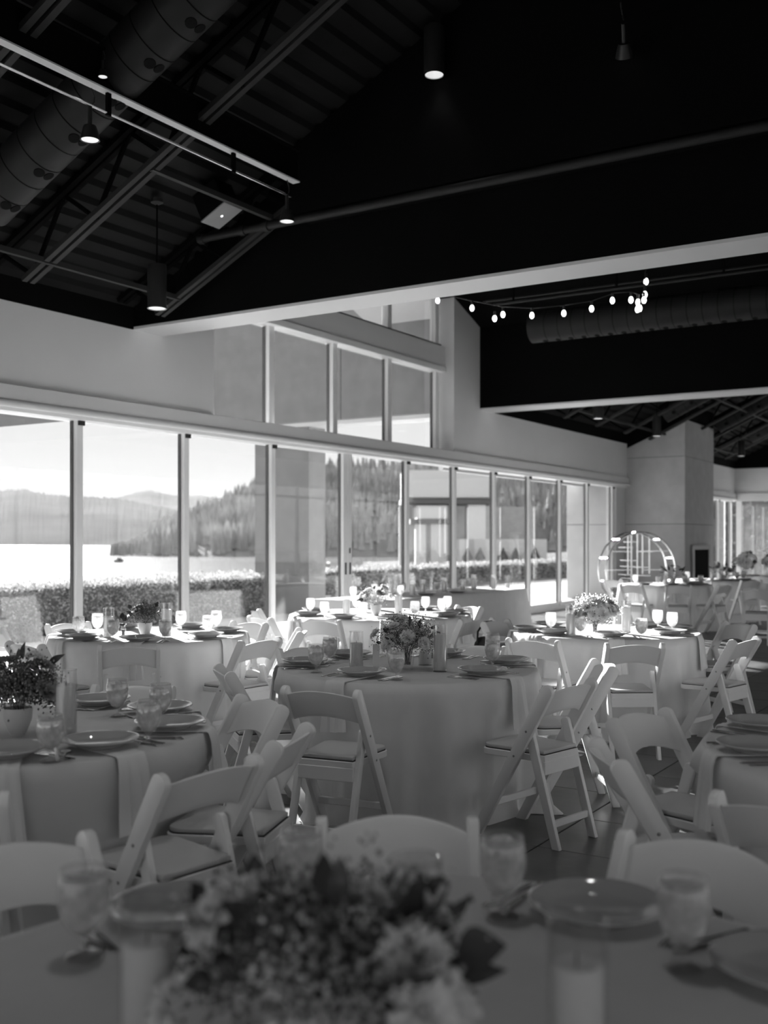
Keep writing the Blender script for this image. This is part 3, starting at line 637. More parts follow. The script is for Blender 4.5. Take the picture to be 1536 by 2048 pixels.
# ------------------------------------------------------------------ chairs
def strip(a, b_, w0, w1, top=True, n=7):
    # flat strip outline in the (f, z) plane from a (top) to b (bottom), rounded top, level foot
    a, b_ = Vector(a), Vector(b_); d = (b_ - a).normalized(); p = Vector((-d.y, d.x))
    if p.x < 0: p = -p
    pts = []
    for i in range(n + 1):
        an = PI * i / n; pts.append(a + p * (math.cos(an) * w0 / 2) - d * (math.sin(an) * w0 / 2 * .8))
    k = abs(p.x)
    pts += [Vector((b_.x - w1 / 2 / k, b_.y)), Vector((b_.x + w1 / 2 / k, b_.y))]
    return [(q.x, q.y) for q in pts]
def pf(z): return -.215 + .45 * (.785 - z) / .785
def make_chair():
    t_ = thing('folding_chair', '', 'chair')
    post = strip((-.206, .768), (.235, 0), .068, .056); rear = strip((-.07, .568), (-.235, 0), .048, .042)
    for s_ in (-1, 1):
        l_ = MB().prism(post, 'y', s_ * .178, s_ * .206).build('long_leg', 'chair', t_, smooth=True, bevel=.004, seg=2)
        for z in (.56, .43): MB().lathe([(0, .0), (.006, 0), (.006, .003), (0, .004)], 8).build('rivet', 'rivet', l_, loc=(pf(z), s_ * .2055, z), rot=(R(-90 * s_), 0, 0))
        MB().prism(rear, 'y', s_ * .146, s_ * .172).build('rear_leg', 'chair', t_, smooth=True, bevel=.004, seg=2)
    mb = MB(); n = 14; k = 6
    for side in (0, 1):
        for i in range(n + 1):
            y = -.19 + .38 * i / n; q = 1 - (y / .19) ** 2
            for j in range(k + 1):
                z0, z1 = .618 + .040 * q, .752 + .034 * q; z = z0 + (z1 - z0) * j / k
                f = pf(z) - .042 * q - (.013 if side else 0) + .004
                mb.v.append((f, y, z))
    o1 = (n + 1) * (k + 1)
    for i in range(n):
        for j in range(k):
            a = i * (k + 1) + j; mb.f.append((a, a + 1, a + k + 2, a + k + 1)); mb.f.append((o1 + a, o1 + a + k + 1, o1 + a + k + 2, o1 + a + 1))
        for j in (0, k):
            a = i * (k + 1) + j; mb.f.append((a, a + k + 1, o1 + a + k + 1, o1 + a))
    for i in (0, n):
        for j in range(k):
            a = i * (k + 1) + j; mb.f.append((a, a + 1, o1 + a + 1, o1 + a))
    mb.build('back_panel', 'chair', t_, smooth=True, bevel=.003)
    def rr(f0, f1, hw0, hw1, r):
        p = [(f0, -hw0), (f1 - r, -hw1)]
        for i in range(1, 6): a = -PI / 2 + PI / 2 * i / 5; p.append((f1 - r + r * math.cos(a), -hw1 + r + r * math.sin(a)))
        p2 = [(x, -y) for x, y in reversed(p)]; return p + p2
    MB().prism(rr(-.155, .225, .146, .178, .05), 'z', .408, .442).build('seat_frame', 'chair', t_, smooth=True, bevel=.004)
    MB().prism(rr(-.150, .219, .143, .173, .05), 'z', .442, .4445).build('seat_seam', 'seam', t_)
    MB().prism(rr(-.148, .218, .141, .172, .05), 'z', .4445, .464).build('seat_pad', 'pad', t_, smooth=True, bevel=.007, seg=2)
    MB().box(-.158, -.142, -.148, .148, .345, .412).build('rear_apron', 'chair', t_, bevel=.003)
    MB().bar((pf(.17), -.182, .17), (pf(.17), .182, .17), .018, .036).build('front_stretcher', 'chair', t_, bevel=.003)
    MB().bar((-.204, -.152, .115), (-.204, .152, .115), .018, .034).build('rear_stretcher', 'chair', t_, bevel=.003)
    return t_
TABLES = {'near': (1.24, .752, .91), 'mid': (5.313, 3.16, .76), 'bowl': (2.75, 3.43, .76), 'lake': (6.056, 5.969, .76), 'sun': (8.983, 5.665, .91),
          'white': (8.249, 3.029, .76), 'edge': (4.15, .342, .76), 'arch': (17.61, 5.41, .76), 'pier': (20.075, 5.242, .76), 'cake': (22.874, 4.916, .76)}
TD = {'near': 'the big loose bouquet table', 'mid': 'the airy trailing bouquet table', 'bowl': 'the bushy dark-leaved bouquet table',
      'lake': 'the lake-view table', 'sun': 'the sunlit round table', 'white': 'the dense white bouquet table',
      'edge': 'the table lacking a bouquet', 'arch': 'the round arch table', 'pier': 'the far table beside the fireplace', 'cake': 'the tall white flowers table'}
CH = [('near', 2.298, 1.397, -149), ('near', 2.48, .671, 174), ('near', 1.601, 2.024, -105),
      ('bowl', 2.523, 2.217, 82), ('bowl', 3.107, 2.336, 109), ('bowl', 3.668, 2.93, 156), ('bowl', 3.698, 3.747, -155), ('bowl', 1.80, 2.60, 44),
      ('lake', 5.087, 5.199, 44), ('lake', 6.176, 7.042, -100), ('lake', 4.829, 5.939, -6), ('lake', 5.382, 7.0, -58), ('lake', 5.908, 4.729, 85), ('lake', 7.092, 5.799, 175), ('lake', 6.68, 4.95, 128),
      ('mid', 4.458, 3.836, -40), ('mid', 4.087, 2.915, 9), ('mid', 5.615, 4.135, -112), ('mid', 6.331, 3.218, -172), ('mid', 4.921, 1.98, 78), ('mid', 5.823, 2.139, 125),
      ('sun', 8.320, 6.725, -58), ('sun', 7.62, 6.12, -22), ('sun', 7.617, 5.445, 13), ('sun', 7.966, 4.778, 38), ('sun', 8.472, 4.305, 70), ('sun', 10.072, 5.210, 157),
      ('white', 6.908, 3.077, -2), ('white', 7.021, 2.364, 34), ('white', 7.802, 1.808, 78), ('white', 9.244, 2.192, 140), ('white', 8.352, 4.074, -96),
      ('edge', 4.204, 1.40, -104), ('edge', 3.425, 1.256, -58), ('edge', 2.975, .588, -8),
      ('arch', 16.372, 5.579, -12), ('arch', 16.492, 4.852, 20), ('arch', 17.073, 4.281, 75), ('pier', 19.195, 4.354, 45), ('cake', 21.587, 4.734, 8), ('arch', 18.163, 6.531, -116), ('pier', 18.828, 5.156, 4),
      ('pier', 19.4, 3.9, 60)]
CH = CH[:-1]
def face_word(a):
    return ['facing the pier end', 'angled between pier and windows', 'facing the lake windows', 'angled toward windows, away from pier', 'facing away from the pier',
            'turned from both windows and pier', 'with its back to the lake windows', 'angled toward the pier, back to windows'][int(((a + 22.5) % 360) // 45)]
proto = make_chair(); used = False; chairpos = {}
for (t_, x, y, a) in CH:
    o = proto if not used else dup(proto); used = True
    ox, oy = x + .213 * math.cos(R(a)), y + .213 * math.sin(R(a))
    o.location = (ox, oy, 0); o.rotation_euler = (0, 0, R(a))
    o['label'] = 'white folding chair ' + face_word(a) + ' at ' + TD[t_]; o['group'] = o['label'].replace('white folding chair', 'folding chairs')
    chairpos.setdefault(t_, []).append((ox, oy, R(a)))
for o in COL.objects:
    if o.name.startswith('folding_chair') and abs(o.rotation_euler[2] - R(82)) < .001: o['label'] = 'white folding chair between the big loose bouquet table and the dark-leaved bouquet table'; o['group'] = 'chair between two tables'
oc = dup(proto, loc=(15.75, 3.5, 0), rz=R(10), label='lone white folding chair on the open floor past the white-bouquet table', group='lone chair')

# plate positions on each table
PL = {'mid': [(4.811, 3.147), (5.215, 2.62), (5.778, 2.692), (6.072, 3.269), (5.589, 3.817), (5.031, 3.745)], 'bowl': [(2.652, 2.855), (3.066, 2.884), (3.329, 3.59), (3.35, 3.195), (2.359, 2.999)],
      'lake': [(5.594, 5.632), (6.07, 5.392), (6.522, 5.565), (6.81, 6.117), (5.494, 6.085), (5.706, 6.45), (6.373, 6.622)], 'sun': [(8.346, 6.121), (8.269, 5.625), (8.523, 5.218), (9.017, 4.921), (9.471, 4.985), (9.832, 5.567), (8.908, 6.449)],
      'white': [(7.919, 3.596), (7.749, 3.265), (7.941, 2.876), (8.232, 2.493), (8.709, 2.513), (8.858, 2.842), (8.45, 3.593)], 'near': [(1.591, 1.538), (2.101, .75), (1.994, .30)], 'edge': [(4.3, .952), (3.793, .865)],
      'arch': [(17.1, 5.6), (17.1, 5.15), (17.5, 4.85), (18.0, 5.0)], 'pier': [(19.55, 5.35), (19.65, 4.9), (20.1, 4.7)]}
# ------------------------------------------------------------------ tables and cloths
ZT = .755
def cloth_mesh(R_, seed, chairs, folds=9, n=220, zt=ZT, naps=()):
    g = random.Random(seed); ph = [g.uniform(0, 6.28) for _ in range(6)]
    mb = MB(); prof = []
    mb.v.append((0, 0, zt))
    rows = [('t', .55), ('t', .85), ('t', .97), ('e', .0)] + [('d', k / 15) for k in range(1, 16)]
    for kind_, q in rows:
        for i in range(n):
            th = 2 * PI * i / n
            if kind_ == 't': r, z = R_ * q, zt
            elif kind_ == 'e': r, z = R_ - .002, zt - .003
            else:
                fo = .55 * math.sin(folds * th + ph[0] + .8 * math.sin(2 * th + ph[1])) + .35 * math.sin((folds + 5) * th + ph[2] + 1.1 * math.sin(3 * th + ph[3])) + .25 * math.sin((2 * folds + 3) * th + ph[4])
                fo = (1.35 * fo if fo > 0 else .8 * fo) * (.7 + .3 * math.sin(th * 2 + ph[5]))
                amp = .095 * q ** .65; r = R_ + .010 + .028 * q + amp * fo + (.03 * max(0, q - .93) / .07); z = zt - .010 - (zt - .016) * q
                for na in naps:
                    da = abs((th - na + PI) % (2 * PI) - PI)
                    k_ = max(0, min(1, (.19 - da) / .06)) * max(0, min(1, (z - .36) / .1)); r += min(0, R_ + .008 + .016 * q - r) * k_
                for (cx, cy, a) in chairs:
                    # keep the cloth off a chair pushed up to the table
                    dx, dy = math.cos(th), math.sin(th); fx, fy = math.cos(a), math.sin(a)
                    den = -(dx * fx + dy * fy)
                    if den <= .25: continue
                    lim = (-(cx * fx + cy * fy) - .262) / den
                    lat = abs(-(r * dx - cx) * fy + (r * dy - cy) * fx)
                    wgt = max(0, min(1, (.33 - lat) / .10)) * max(0, min(1, (.66 - z) / .16)); wgt = wgt * wgt * (3 - 2 * wgt)
                    if r > lim: r += (max(.3, lim) - r) * wgt
            mb.v.append((r * math.cos(th), r * math.sin(th), z))
    for i in range(n): mb.f.append((0, 1 + i, 1 + (i + 1) % n))
    for k in range(len(rows) - 1):
        for i in range(n):
            a = 1 + k * n + i; b_ = 1 + k * n + (i + 1) % n; mb.f.append((a, a + n, b_ + n, b_))
    return mb
for i, (t_, (x, y, r)) in enumerate(TABLES.items()):
    lab = {'near': 'round table with big loose bouquet and three candle glasses under pale cloth', 'mid': 'round table with airy trailing bouquet under a floor-length cloth', 'bowl': 'round table with bushy dark-leaved bowl bouquet under floor-length cloth',
           'lake': 'round table by the lake-view panes under a floor-length cloth', 'sun': 'sunlit round table before the long head table', 'white': 'round table with dense white bouquet under a floor-length cloth',
           'edge': 'round table with no centrepiece beside the open tiled floor', 'arch': 'round clothed table near the round metal arch', 'pier': 'far round clothed table beside the fireplace', 'cake': 'round clothed dessert table with tall white flowers'}[t_]
    tb = thing('round_table', lab, 'table', (x, y, 0))
    MB().lathe([(0, .735), (r - .02, .735), (r - .02, .752), (0, .752)], 40).build('tabletop', 'wall', tb)
    ch = [(cx - x, cy - y, a) for cx, cy, a in chairpos.get(t_, [])]
    cloth_mesh(r, 20 + i, ch, folds=13 if r < .8 else 15, naps=[math.atan2(py - y, px - x) for px, py in PL.get(t_, []) if t_ not in ('near', 'pier')]).build('tablecloth', 'cloth', tb, smooth='all', fix=True)
    for q in range(4): MB().tube([(.22 * math.cos(q * PI / 2), .22 * math.sin(q * PI / 2), 0), (.18 * math.cos(q * PI / 2), .18 * math.sin(q * PI / 2), .735)], .016, 8).build('table_leg', 'steel', tb)
# long head table along the windows
ht = thing('head_table', 'long rectangular head table under a floor-length pale cloth by the windows', 'table', (12.85, 7.27, 0), R(-1.5))
mb = MB(); per = []
L_, W_ = 2.08, .47
def rect_pts(L, W, n1=70, n2=18):
    p = []
    for i in range(n1): p.append((-L + 2 * L * i / n1, -W, 0, -1))
    for i in range(n2): p.append((L, -W + 2 * W * i / n2, 1, 0))
    for i in range(n1): p.append((L - 2 * L * i / n1, W, 0, 1))
    for i in range(n2): p.append((-L, W - 2 * W * i / n2, -1, 0))
    return p
RP = rect_pts(L_, W_); n = len(RP); mb.v += [(x, y, ZT) for x, y, _, _ in RP]
for k in range(1, 13):
    q = k / 12
    for i, (x, y, nx, ny) in enumerate(RP):
        s_ = i * 2 * PI / n; fo = math.sin(23 * s_ + 2 * math.sin(3 * s_)) * .5 + .5 * math.sin(13 * s_ + 1)
        corner = max(0, 1 - min(abs(abs(x) - L_), 9) / .35) * max(0, 1 - abs(abs(y) - W_) / .35)
        o_ = .008 + q * (.02 + .022 * fo + .10 * corner)
        mb.v.append((x + nx * o_ + (corner * q * .08 * (1 if x > 0 else -1) if nx == 0 else 0), y + ny * o_ + (corner * q * .08 * (1 if y > 0 else -1) if ny == 0 else 0), ZT - .005 - (ZT - .012) * q))
mb.f.append(tuple(range(n)))
for k in range(12):
    for i in range(n): mb.f.append((k * n + i, (k + 1) * n + i, (k + 1) * n + (i + 1) % n, k * n + (i + 1) % n))
mb.build('tablecloth', 'cloth', ht, smooth=True)
MB().box(-L_ + .02, L_ - .02, -W_ + .02, W_ - .02, .72, .752).build('tabletop', 'wall', ht)

# ------------------------------------------------------------------ tableware
def make_goblet():
    o = thing('water_goblet', '', 'glass')
    pr = [(0, .0), (.034, .0), (.036, .003), (.028, .007), (.010, .012), (.006, .020), (.008, .026), (.006, .030), (.008, .037), (.024, .048), (.038, .068), (.0455, .093), (.0465, .112), (.0445, .137), (.041, .160), (.0395, .160), (.043, .137), (.045, .112), (.044, .094), (.0365, .070), (.022, .051), (.005, .042), (0, .041)]
    MB().lathe(pr, 26).build('goblet_glass', 'goblet', o, smooth='all')
    MB().lathe([(0, .0415), (.0048, .0425), (.0217, .0515), (.0362, .0705), (.0437, .0943), (.0447, .112), (.0432, .132), (.0425, .142), (0, .142)], 22).build('ice_water', 'water', o, smooth=True)
    return o
ice_me = MB().box(-.011, .011, -.011, .011, -.010, .010).mesh('ice_cube', 'ice', bevel=.003, smooth=True)
def make_plate():
    o = thing('dinner_plate', '', 'plate')
    pr = [(0, .004), (.075, .004), (.078, 0), (.082, 0), (.084, .006), (.105, .012), (.134, .024), (.138, .027), (.137, .030), (.132, .029), (.104, .017), (.094, .012), (.088, .009), (0, .009)]
    MB().lathe(pr, 44).build('plate_body', 'plate', o, smooth='all'); return o
def flat_outline(name, pts, th, mt_='silver'):
    return MB().prism(pts, 'z', 0, th).mesh(name, mt_, bevel=.0008, smooth=True)
def mirror(p): return p + [(x, -y) for x, y in reversed(p)]
fork_me = flat_outline('fork', [(-.095, -.006), (-.090, -.009), (-.06, -.0065), (-.01, -.003), (.03, -.0035), (.042, -.010), (.05, -.0125), (.098, -.0125), (.098, -.0095), (.062, -.0085), (.062, -.0055), (.098, -.0045), (.098, -.0015), (.062, -.0015),
                                (.062, .0015), (.098, .0015), (.098, .0045), (.062, .0055), (.062, .0085), (.098, .0095), (.098, .0125), (.05, .0125), (.042, .010), (.03, .0035), (-.01, .003), (-.06, .0065), (-.090, .009), (-.095, .006)], .003)
knife_me = flat_outline('knife', [(-.115, -.006), (-.11, -.009), (-.02, -.006), (-.015, -.010), (.06, -.011), (.10, -.008), (.115, .002), (.112, .006), (-.015, .006), (-.11, .008), (-.115, .005)], .004)
sp_pts = [(-.095, -.005), (-.09, -.008), (-.06, -.006), (0, -.003), (.04, -.004), (.055, -.014), (.075, -.019), (.092, -.014), (.100, -.004)]
spoon_me = flat_outline('spoon', mirror(sp_pts), .003)
def make_napkin():
    mb = MB(); path = []
    for k in range(6): path.append((-.30 + .30 * k / 5, .003))       # lies on the table (x: radial, 0 = table edge)
    for k in range(1, 4): a = PI / 2 * k / 3; path.append((.012 + .014 * math.sin(a) - .012, .003 - .014 * (1 - math.cos(a))))
    for k in range(1, 10): path.append((.020 + .020 * (k / 9), -.011 - .25 * k / 9))
    wd = 15; nn = len(path)
    for side in (0, 1):
        for k, (x, z) in enumerate(path):
            dn = max(0, (k - 8) / 9)
            for i in range(wd):
                u = i / (wd - 1); y = (u - .5) * (.115 + .03 * dn) + .012 * dn * u
                pl = (.004 + .010 * dn) * ((u * 3) % 1.0) + .004 * math.sin(9 * u + 2) * dn
                off = pl + (.0035 if side == 0 else 0)
                mb.v.append((x + (off if k > 7 else 0), y, z + (off if k <= 7 else 0) + (.0 if k <= 8 else .012 * u * dn)))
    o1 = nn * wd
    for k in range(nn - 1):
        for i in range(wd - 1):
            a = k * wd + i; mb.f.append((a, a + 1, a + wd + 1, a + wd)); mb.f.append((o1 + a, o1 + a + wd, o1 + a + wd + 1, o1 + a + 1))
    for k in range(nn - 1):
        for i in (0, wd - 1): a = k * wd + i; mb.f.append((a, a + wd, o1 + a + wd, o1 + a))
    for k in (0, nn - 1):
        for i in range(wd - 1): a = k * wd + i; mb.f.append((a, a + 1, o1 + a + 1, o1 + a))
    return mb.mesh('napkin', 'napkin', smooth=True)
nap_me = make_napkin()
gob0 = make_goblet(); plate0 = make_plate(); gused = pused = False
def short(t_): return TD[t_]
platepos = []
def add_goblet(x, y, t_, ice=0, z=ZT):
    global gused
    for _ in range(4):
        for px, py in platepos:
            d_ = math.hypot(x - px, y - py)
            if d_ < .178: k_ = .18 / max(d_, .01); x, y = px + (x - px) * k_, py + (y - py) * k_
    o = gob0 if not gused else dup(gob0); gused = True
    o.location = (x, y, z); o.rotation_euler = (0, 0, rnd.uniform(0, 6)); o['label'] = 'stemmed goblet of iced water on ' + short(t_); o['group'] = 'water goblets on ' + short(t_)
    for ch in list(o.children):
        if ch.name.startswith('ice_cube'): bpy.data.objects.remove(ch)
    for k in range(ice):
        c_ = link('ice_cube', ice_me, o, (rnd.uniform(-.019, .019), rnd.uniform(-.019, .019), .134 + rnd.uniform(-.006, .010))); c_.rotation_euler = (rnd.uniform(0, 3), rnd.uniform(0, 3), rnd.uniform(0, 3))
def add_place(x, y, t_, cutlery=True, napkin=True):
    global pused
    tx, ty, r = TABLES[t_]; a = math.atan2(y - ty, x - tx); rp_ = min(max(math.hypot(x - tx, y - ty), r - .25), r - .15)
    x, y = tx + rp_ * math.cos(a), ty + rp_ * math.sin(a)
    platepos.append((x, y))
    def at(dr, ds): return (x + dr * math.cos(a) - ds * math.sin(a), y + dr * math.sin(a) + ds * math.cos(a))
    o = plate0 if not pused else dup(plate0); pused = True
    o.location = (x, y, ZT + .011 if napkin else ZT + .001); o['label'] = 'grey-toned glossy dinner plate on ' + short(t_); o['group'] = 'plates on ' + short(t_)
    if napkin:
        nn_ = link('napkin', nap_me, None, (tx + (r + .004) * math.cos(a), ty + (r + .004) * math.sin(a), ZT), (0, 0, a))
        tag(nn_, 'pleated linen napkin hanging over the edge of ' + short(t_), 'napkin', 'napkins on ' + short(t_))
    if cutlery:
        for nm, me, ds, dr in (('fork', fork_me, -.165, 0), ('fork', fork_me, -.195, .01), ('knife', knife_me, .165, 0), ('spoon', spoon_me, .195, .01)):
            px, py = at(dr + rnd.uniform(-.01, .01), ds + rnd.uniform(-.004, .004))
            if math.hypot(px - tx, py - ty) > r - .09:
                k_ = (r - .10) / math.hypot(px - tx, py - ty); px, py = tx + (px - tx) * k_, ty + (py - ty) * k_
            q = link(nm, me, None, (px, py, ZT + .001), (0, 0, a + PI + rnd.uniform(-.06, .06)))
            tag(q, {'fork': 'polished steel fork beside a plate on ', 'knife': 'polished steel knife beside a plate on ', 'spoon': 'polished steel spoon beside a plate on '}[nm] + short(t_), nm, nm + 's on ' + short(t_))
GL = {'mid': [(4.817, 3.463), (5.208, 3.652), (4.786, 2.915), (5.553, 2.725), (6.0, 2.944)], 'bowl': [(3.206, 3.28), (3.139, 3.021), (2.762, 2.801), (2.393, 2.868)],
      'lake': [(5.613, 6.277), (5.903, 6.384), (5.526, 5.813), (5.701, 5.461), (6.464, 6.013), (6.204, 5.491), (6.655, 5.797)],
      'sun': [(8.596, 6.248), (8.176, 5.773), (8.262, 5.399), (8.684, 5.082), (9.215, 6.103), (9.466, 5.413), (9.236, 5.091), (9.653, 5.256)],
      'white': [(7.945, 3.465), (7.690, 3.02), (7.707, 2.546), (8.714, 2.69), (8.517, 2.551)], 'near': [(1.309, 1.45), (1.721, 1.274), (1.893, .907), (1.838, .501)],
      'arch': [(17.05, 5.35), (17.15, 5.75), (17.35, 5.0), (17.75, 4.85), (18.05, 5.2)], 'pier': [(19.5, 5.1), (19.8, 4.75), (20.3, 4.75), (19.6, 5.6)]}
for t_, v in PL.items():
    for (x, y) in v: add_place(x, y, t_, cutlery=t_ not in ('arch', 'pier'), napkin=t_ not in ('near', 'pier'))
for t_, v in GL.items():
    for (x, y) in v: add_goblet(x, y, t_, ice=5 if t_ in ('mid', 'bowl', 'near', 'lake') else 0)
# candles in glass cylinders
def candle(x, y, h, ch_, where, r=.041, z=ZT):
    sz_ = 'low' if ch_ < .12 else ('tall' if ch_ > .18 else 'mid-height')
    o = thing('glass_cylinder', 'clear glass cylinder holding a ' + sz_ + ' candle on ' + where, 'candle holder', (x, y, z), group='cylinders with ' + sz_ + ' candles on ' + where)
    MB().lathe([(0, 0), (r, 0), (r, h), (r - .003, h), (r - .003, .009), (0, .009)], 28).build('cylinder_wall', 'tumbler', o, smooth=True)
    MB().tube([((r - .0015) * math.cos(i * PI / 12), (r - .0015) * math.sin(i * PI / 12), h) for i in range(24)] , .0018, 5, closed=True).build('rim', 'metal' if False else 'tumbler', o, smooth=True)
    c_ = thing('pillar_candle', sz_ + ' pale pillar candle inside a glass cylinder on ' + where, 'candle', (x, y, z + .010), group=sz_ + ' pillar candles on ' + where)
    MB().lathe([(0, 0), (r - .007, 0), (r - .006, .003), (r - .006, ch_ - .004), (r - .010, ch_), (r - .016, ch_ - .004), (0, ch_ - .006)], 26).build('wax_body', 'candle', c_, smooth=True)
    MB().tube([(0, 0, ch_ - .008), (.001, .001, ch_ + .004), (.003, .002, ch_ + .012)], .0014, 5).build('wick', 'wick', c_)
for (x, y, h, ch_, t_) in ((4.994, 3.308, .225, .15, 'mid'), (5.226, 2.894, .262, .205, 'mid'), (5.451, 3.12, .16, .075, 'mid'), (2.684, 3.069, .265, .20, 'bowl'),
                           (5.706, 6.051, .225, .15, 'lake'), (5.941, 5.675, .262, .205, 'lake'), (8.614, 5.823, .20, .15, 'sun'), (8.886, 5.388, .25, .19, 'sun'),
                           (7.738, 3.119, .23, .16, 'white'), (8.093, 2.799, .262, .205, 'white'), (1.093, 1.081, .235, .165, 'near'), (1.342, .532, .235, .165, 'near'), (1.417, .827, .25, .10, 'near'),
                           (17.3, 5.3, .22, .15, 'arch'), (17.5, 5.0, .2, .1, 'arch'), (19.8, 5.2, .22, .15, 'pier')):
    candle(x, y, h, ch_, short(t_))
for i, (x, y, h, ch_) in enumerate([(11.3, 7.2, .22, .15), (11.9, 7.35, .25, .15), (12.15, 7.15, .22, .14), (12.6, 7.25, .2, .13), (12.95, 7.1, .22, .15), (13.4, 7.05, .18, .08), (13.75, 7.05, .24, .16), (14.3, 7.0, .22, .16), (14.75, 6.98, .2, .06)]):
    candle(x, y, h, ch_, 'the long head table', z=ZT + .001)
for i, (x, y) in enumerate([(10.95, 7.3), (11.15, 7.05), (11.6, 7.0), (11.75, 7.5), (12.4, 7.45), (13.1, 7.3)]):
    o = dup(gob0, loc=(x, y, ZT), label='stemmed goblet of iced water on the long head table', group='goblets on the head table')
    for c_ in list(o.children):
        if c_.name.startswith('ice_cube'): bpy.data.objects.remove(c_)
for i, (x, y) in enumerate([(11.0, 7.1), (12.35, 7.05), (13.1, 6.98)]): dup(plate0, loc=(x, y, ZT + .001), label='glossy dinner plate on the long head table', group='plates on the head table')

# ------------------------------------------------------------------ flowers
def blossom_mesh(name, mt_, seed, layers=5, ruffle=.25, cup=.5):
    # unit blossom, radius about 1, facing +Z
    g = random.Random(seed); mb = MB()
    for L in range(layers):
        f = (L + 1) / layers; n = 5 + 2 * L; tilt = R(12 + 78 * f * (1 - cup * .35)); ln = .45 + .6 * f; wd = 1.5 * ln / (n ** .45)
        for i in range(n):
            a = 2 * PI * (i + .5 * (L % 2)) / n + g.uniform(-.15, .15); c_, s_ = math.cos(a), math.sin(a); vs = []
            for r_ in range(4):
                t_ = r_ / 3
                ang = tilt * (.55 + .45 * t_); rad = ln * t_ * math.sin(ang) + .05; z = ln * t_ * math.cos(ang) - .12 * f
                w_ = wd * (.25 + 1.0 * math.sin(PI * (.15 + .62 * t_))) * .42
                for k in (-1, 0, 1):
                    jz = g.uniform(-ruffle, ruffle) * t_ * .5; rr = rad - abs(k) * .07 * t_
                    vs.append((rr * c_ - k * w_ * s_, rr * s_ + k * w_ * c_, z + jz + abs(k) * .05))
            fs = []
            for r_ in range(3):
                for k in range(2): q = r_ * 3 + k; fs.append((q, q + 1, q + 4, q + 3))
            mb.add(vs, fs)
    return mb.mesh(name, mt_, smooth='all', fix=False)
def leaf_mesh(name, mt_, wide=.42):
    mb = MB(); rows = 6
    for i in range(rows + 1):
        t_ = i / rows; w_ = wide * math.sin(PI * (t_ ** .8)) * .5 + .004
        for k in (-1, 0, 1): mb.v.append((k * w_, t_, -.25 * t_ * t_ + abs(k) * .06 * math.sin(PI * t_)))
    for i in range(rows):
        for k in range(2): q = i * 3 + k; mb.f.append((q, q + 1, q + 4, q + 3))
    return mb.mesh(name, mt_, smooth='all', fix=False)
BL = {'carn': blossom_mesh('carnation', 'petal', 1, 6, .5, .2), 'rose': blossom_mesh('rose', 'petal', 2, 5, .12, .9), 'grey': blossom_mesh('rose', 'petalg', 3, 5, .15, .8), 'mum': blossom_mesh('mum', 'white', 4, 6, .15, .3)}
LEAF = {'d': leaf_mesh('leaf', 'leafd', .5), 'm': leaf_mesh('leaf', 'leafm', .4), 'r': leaf_mesh('leaf', 'leafd', .85)}
def orient(o, d, roll=0, axis='Z'):
    o.rotation_mode = 'QUATERNION'; q = Vector(d).to_track_quat(axis, 'Y' if axis == 'Z' else 'Z')
    from mathutils import Quaternion
    o.rotation_quaternion = q @ Quaternion((0, 0, 1) if axis == 'Z' else (0, 1, 0), roll)
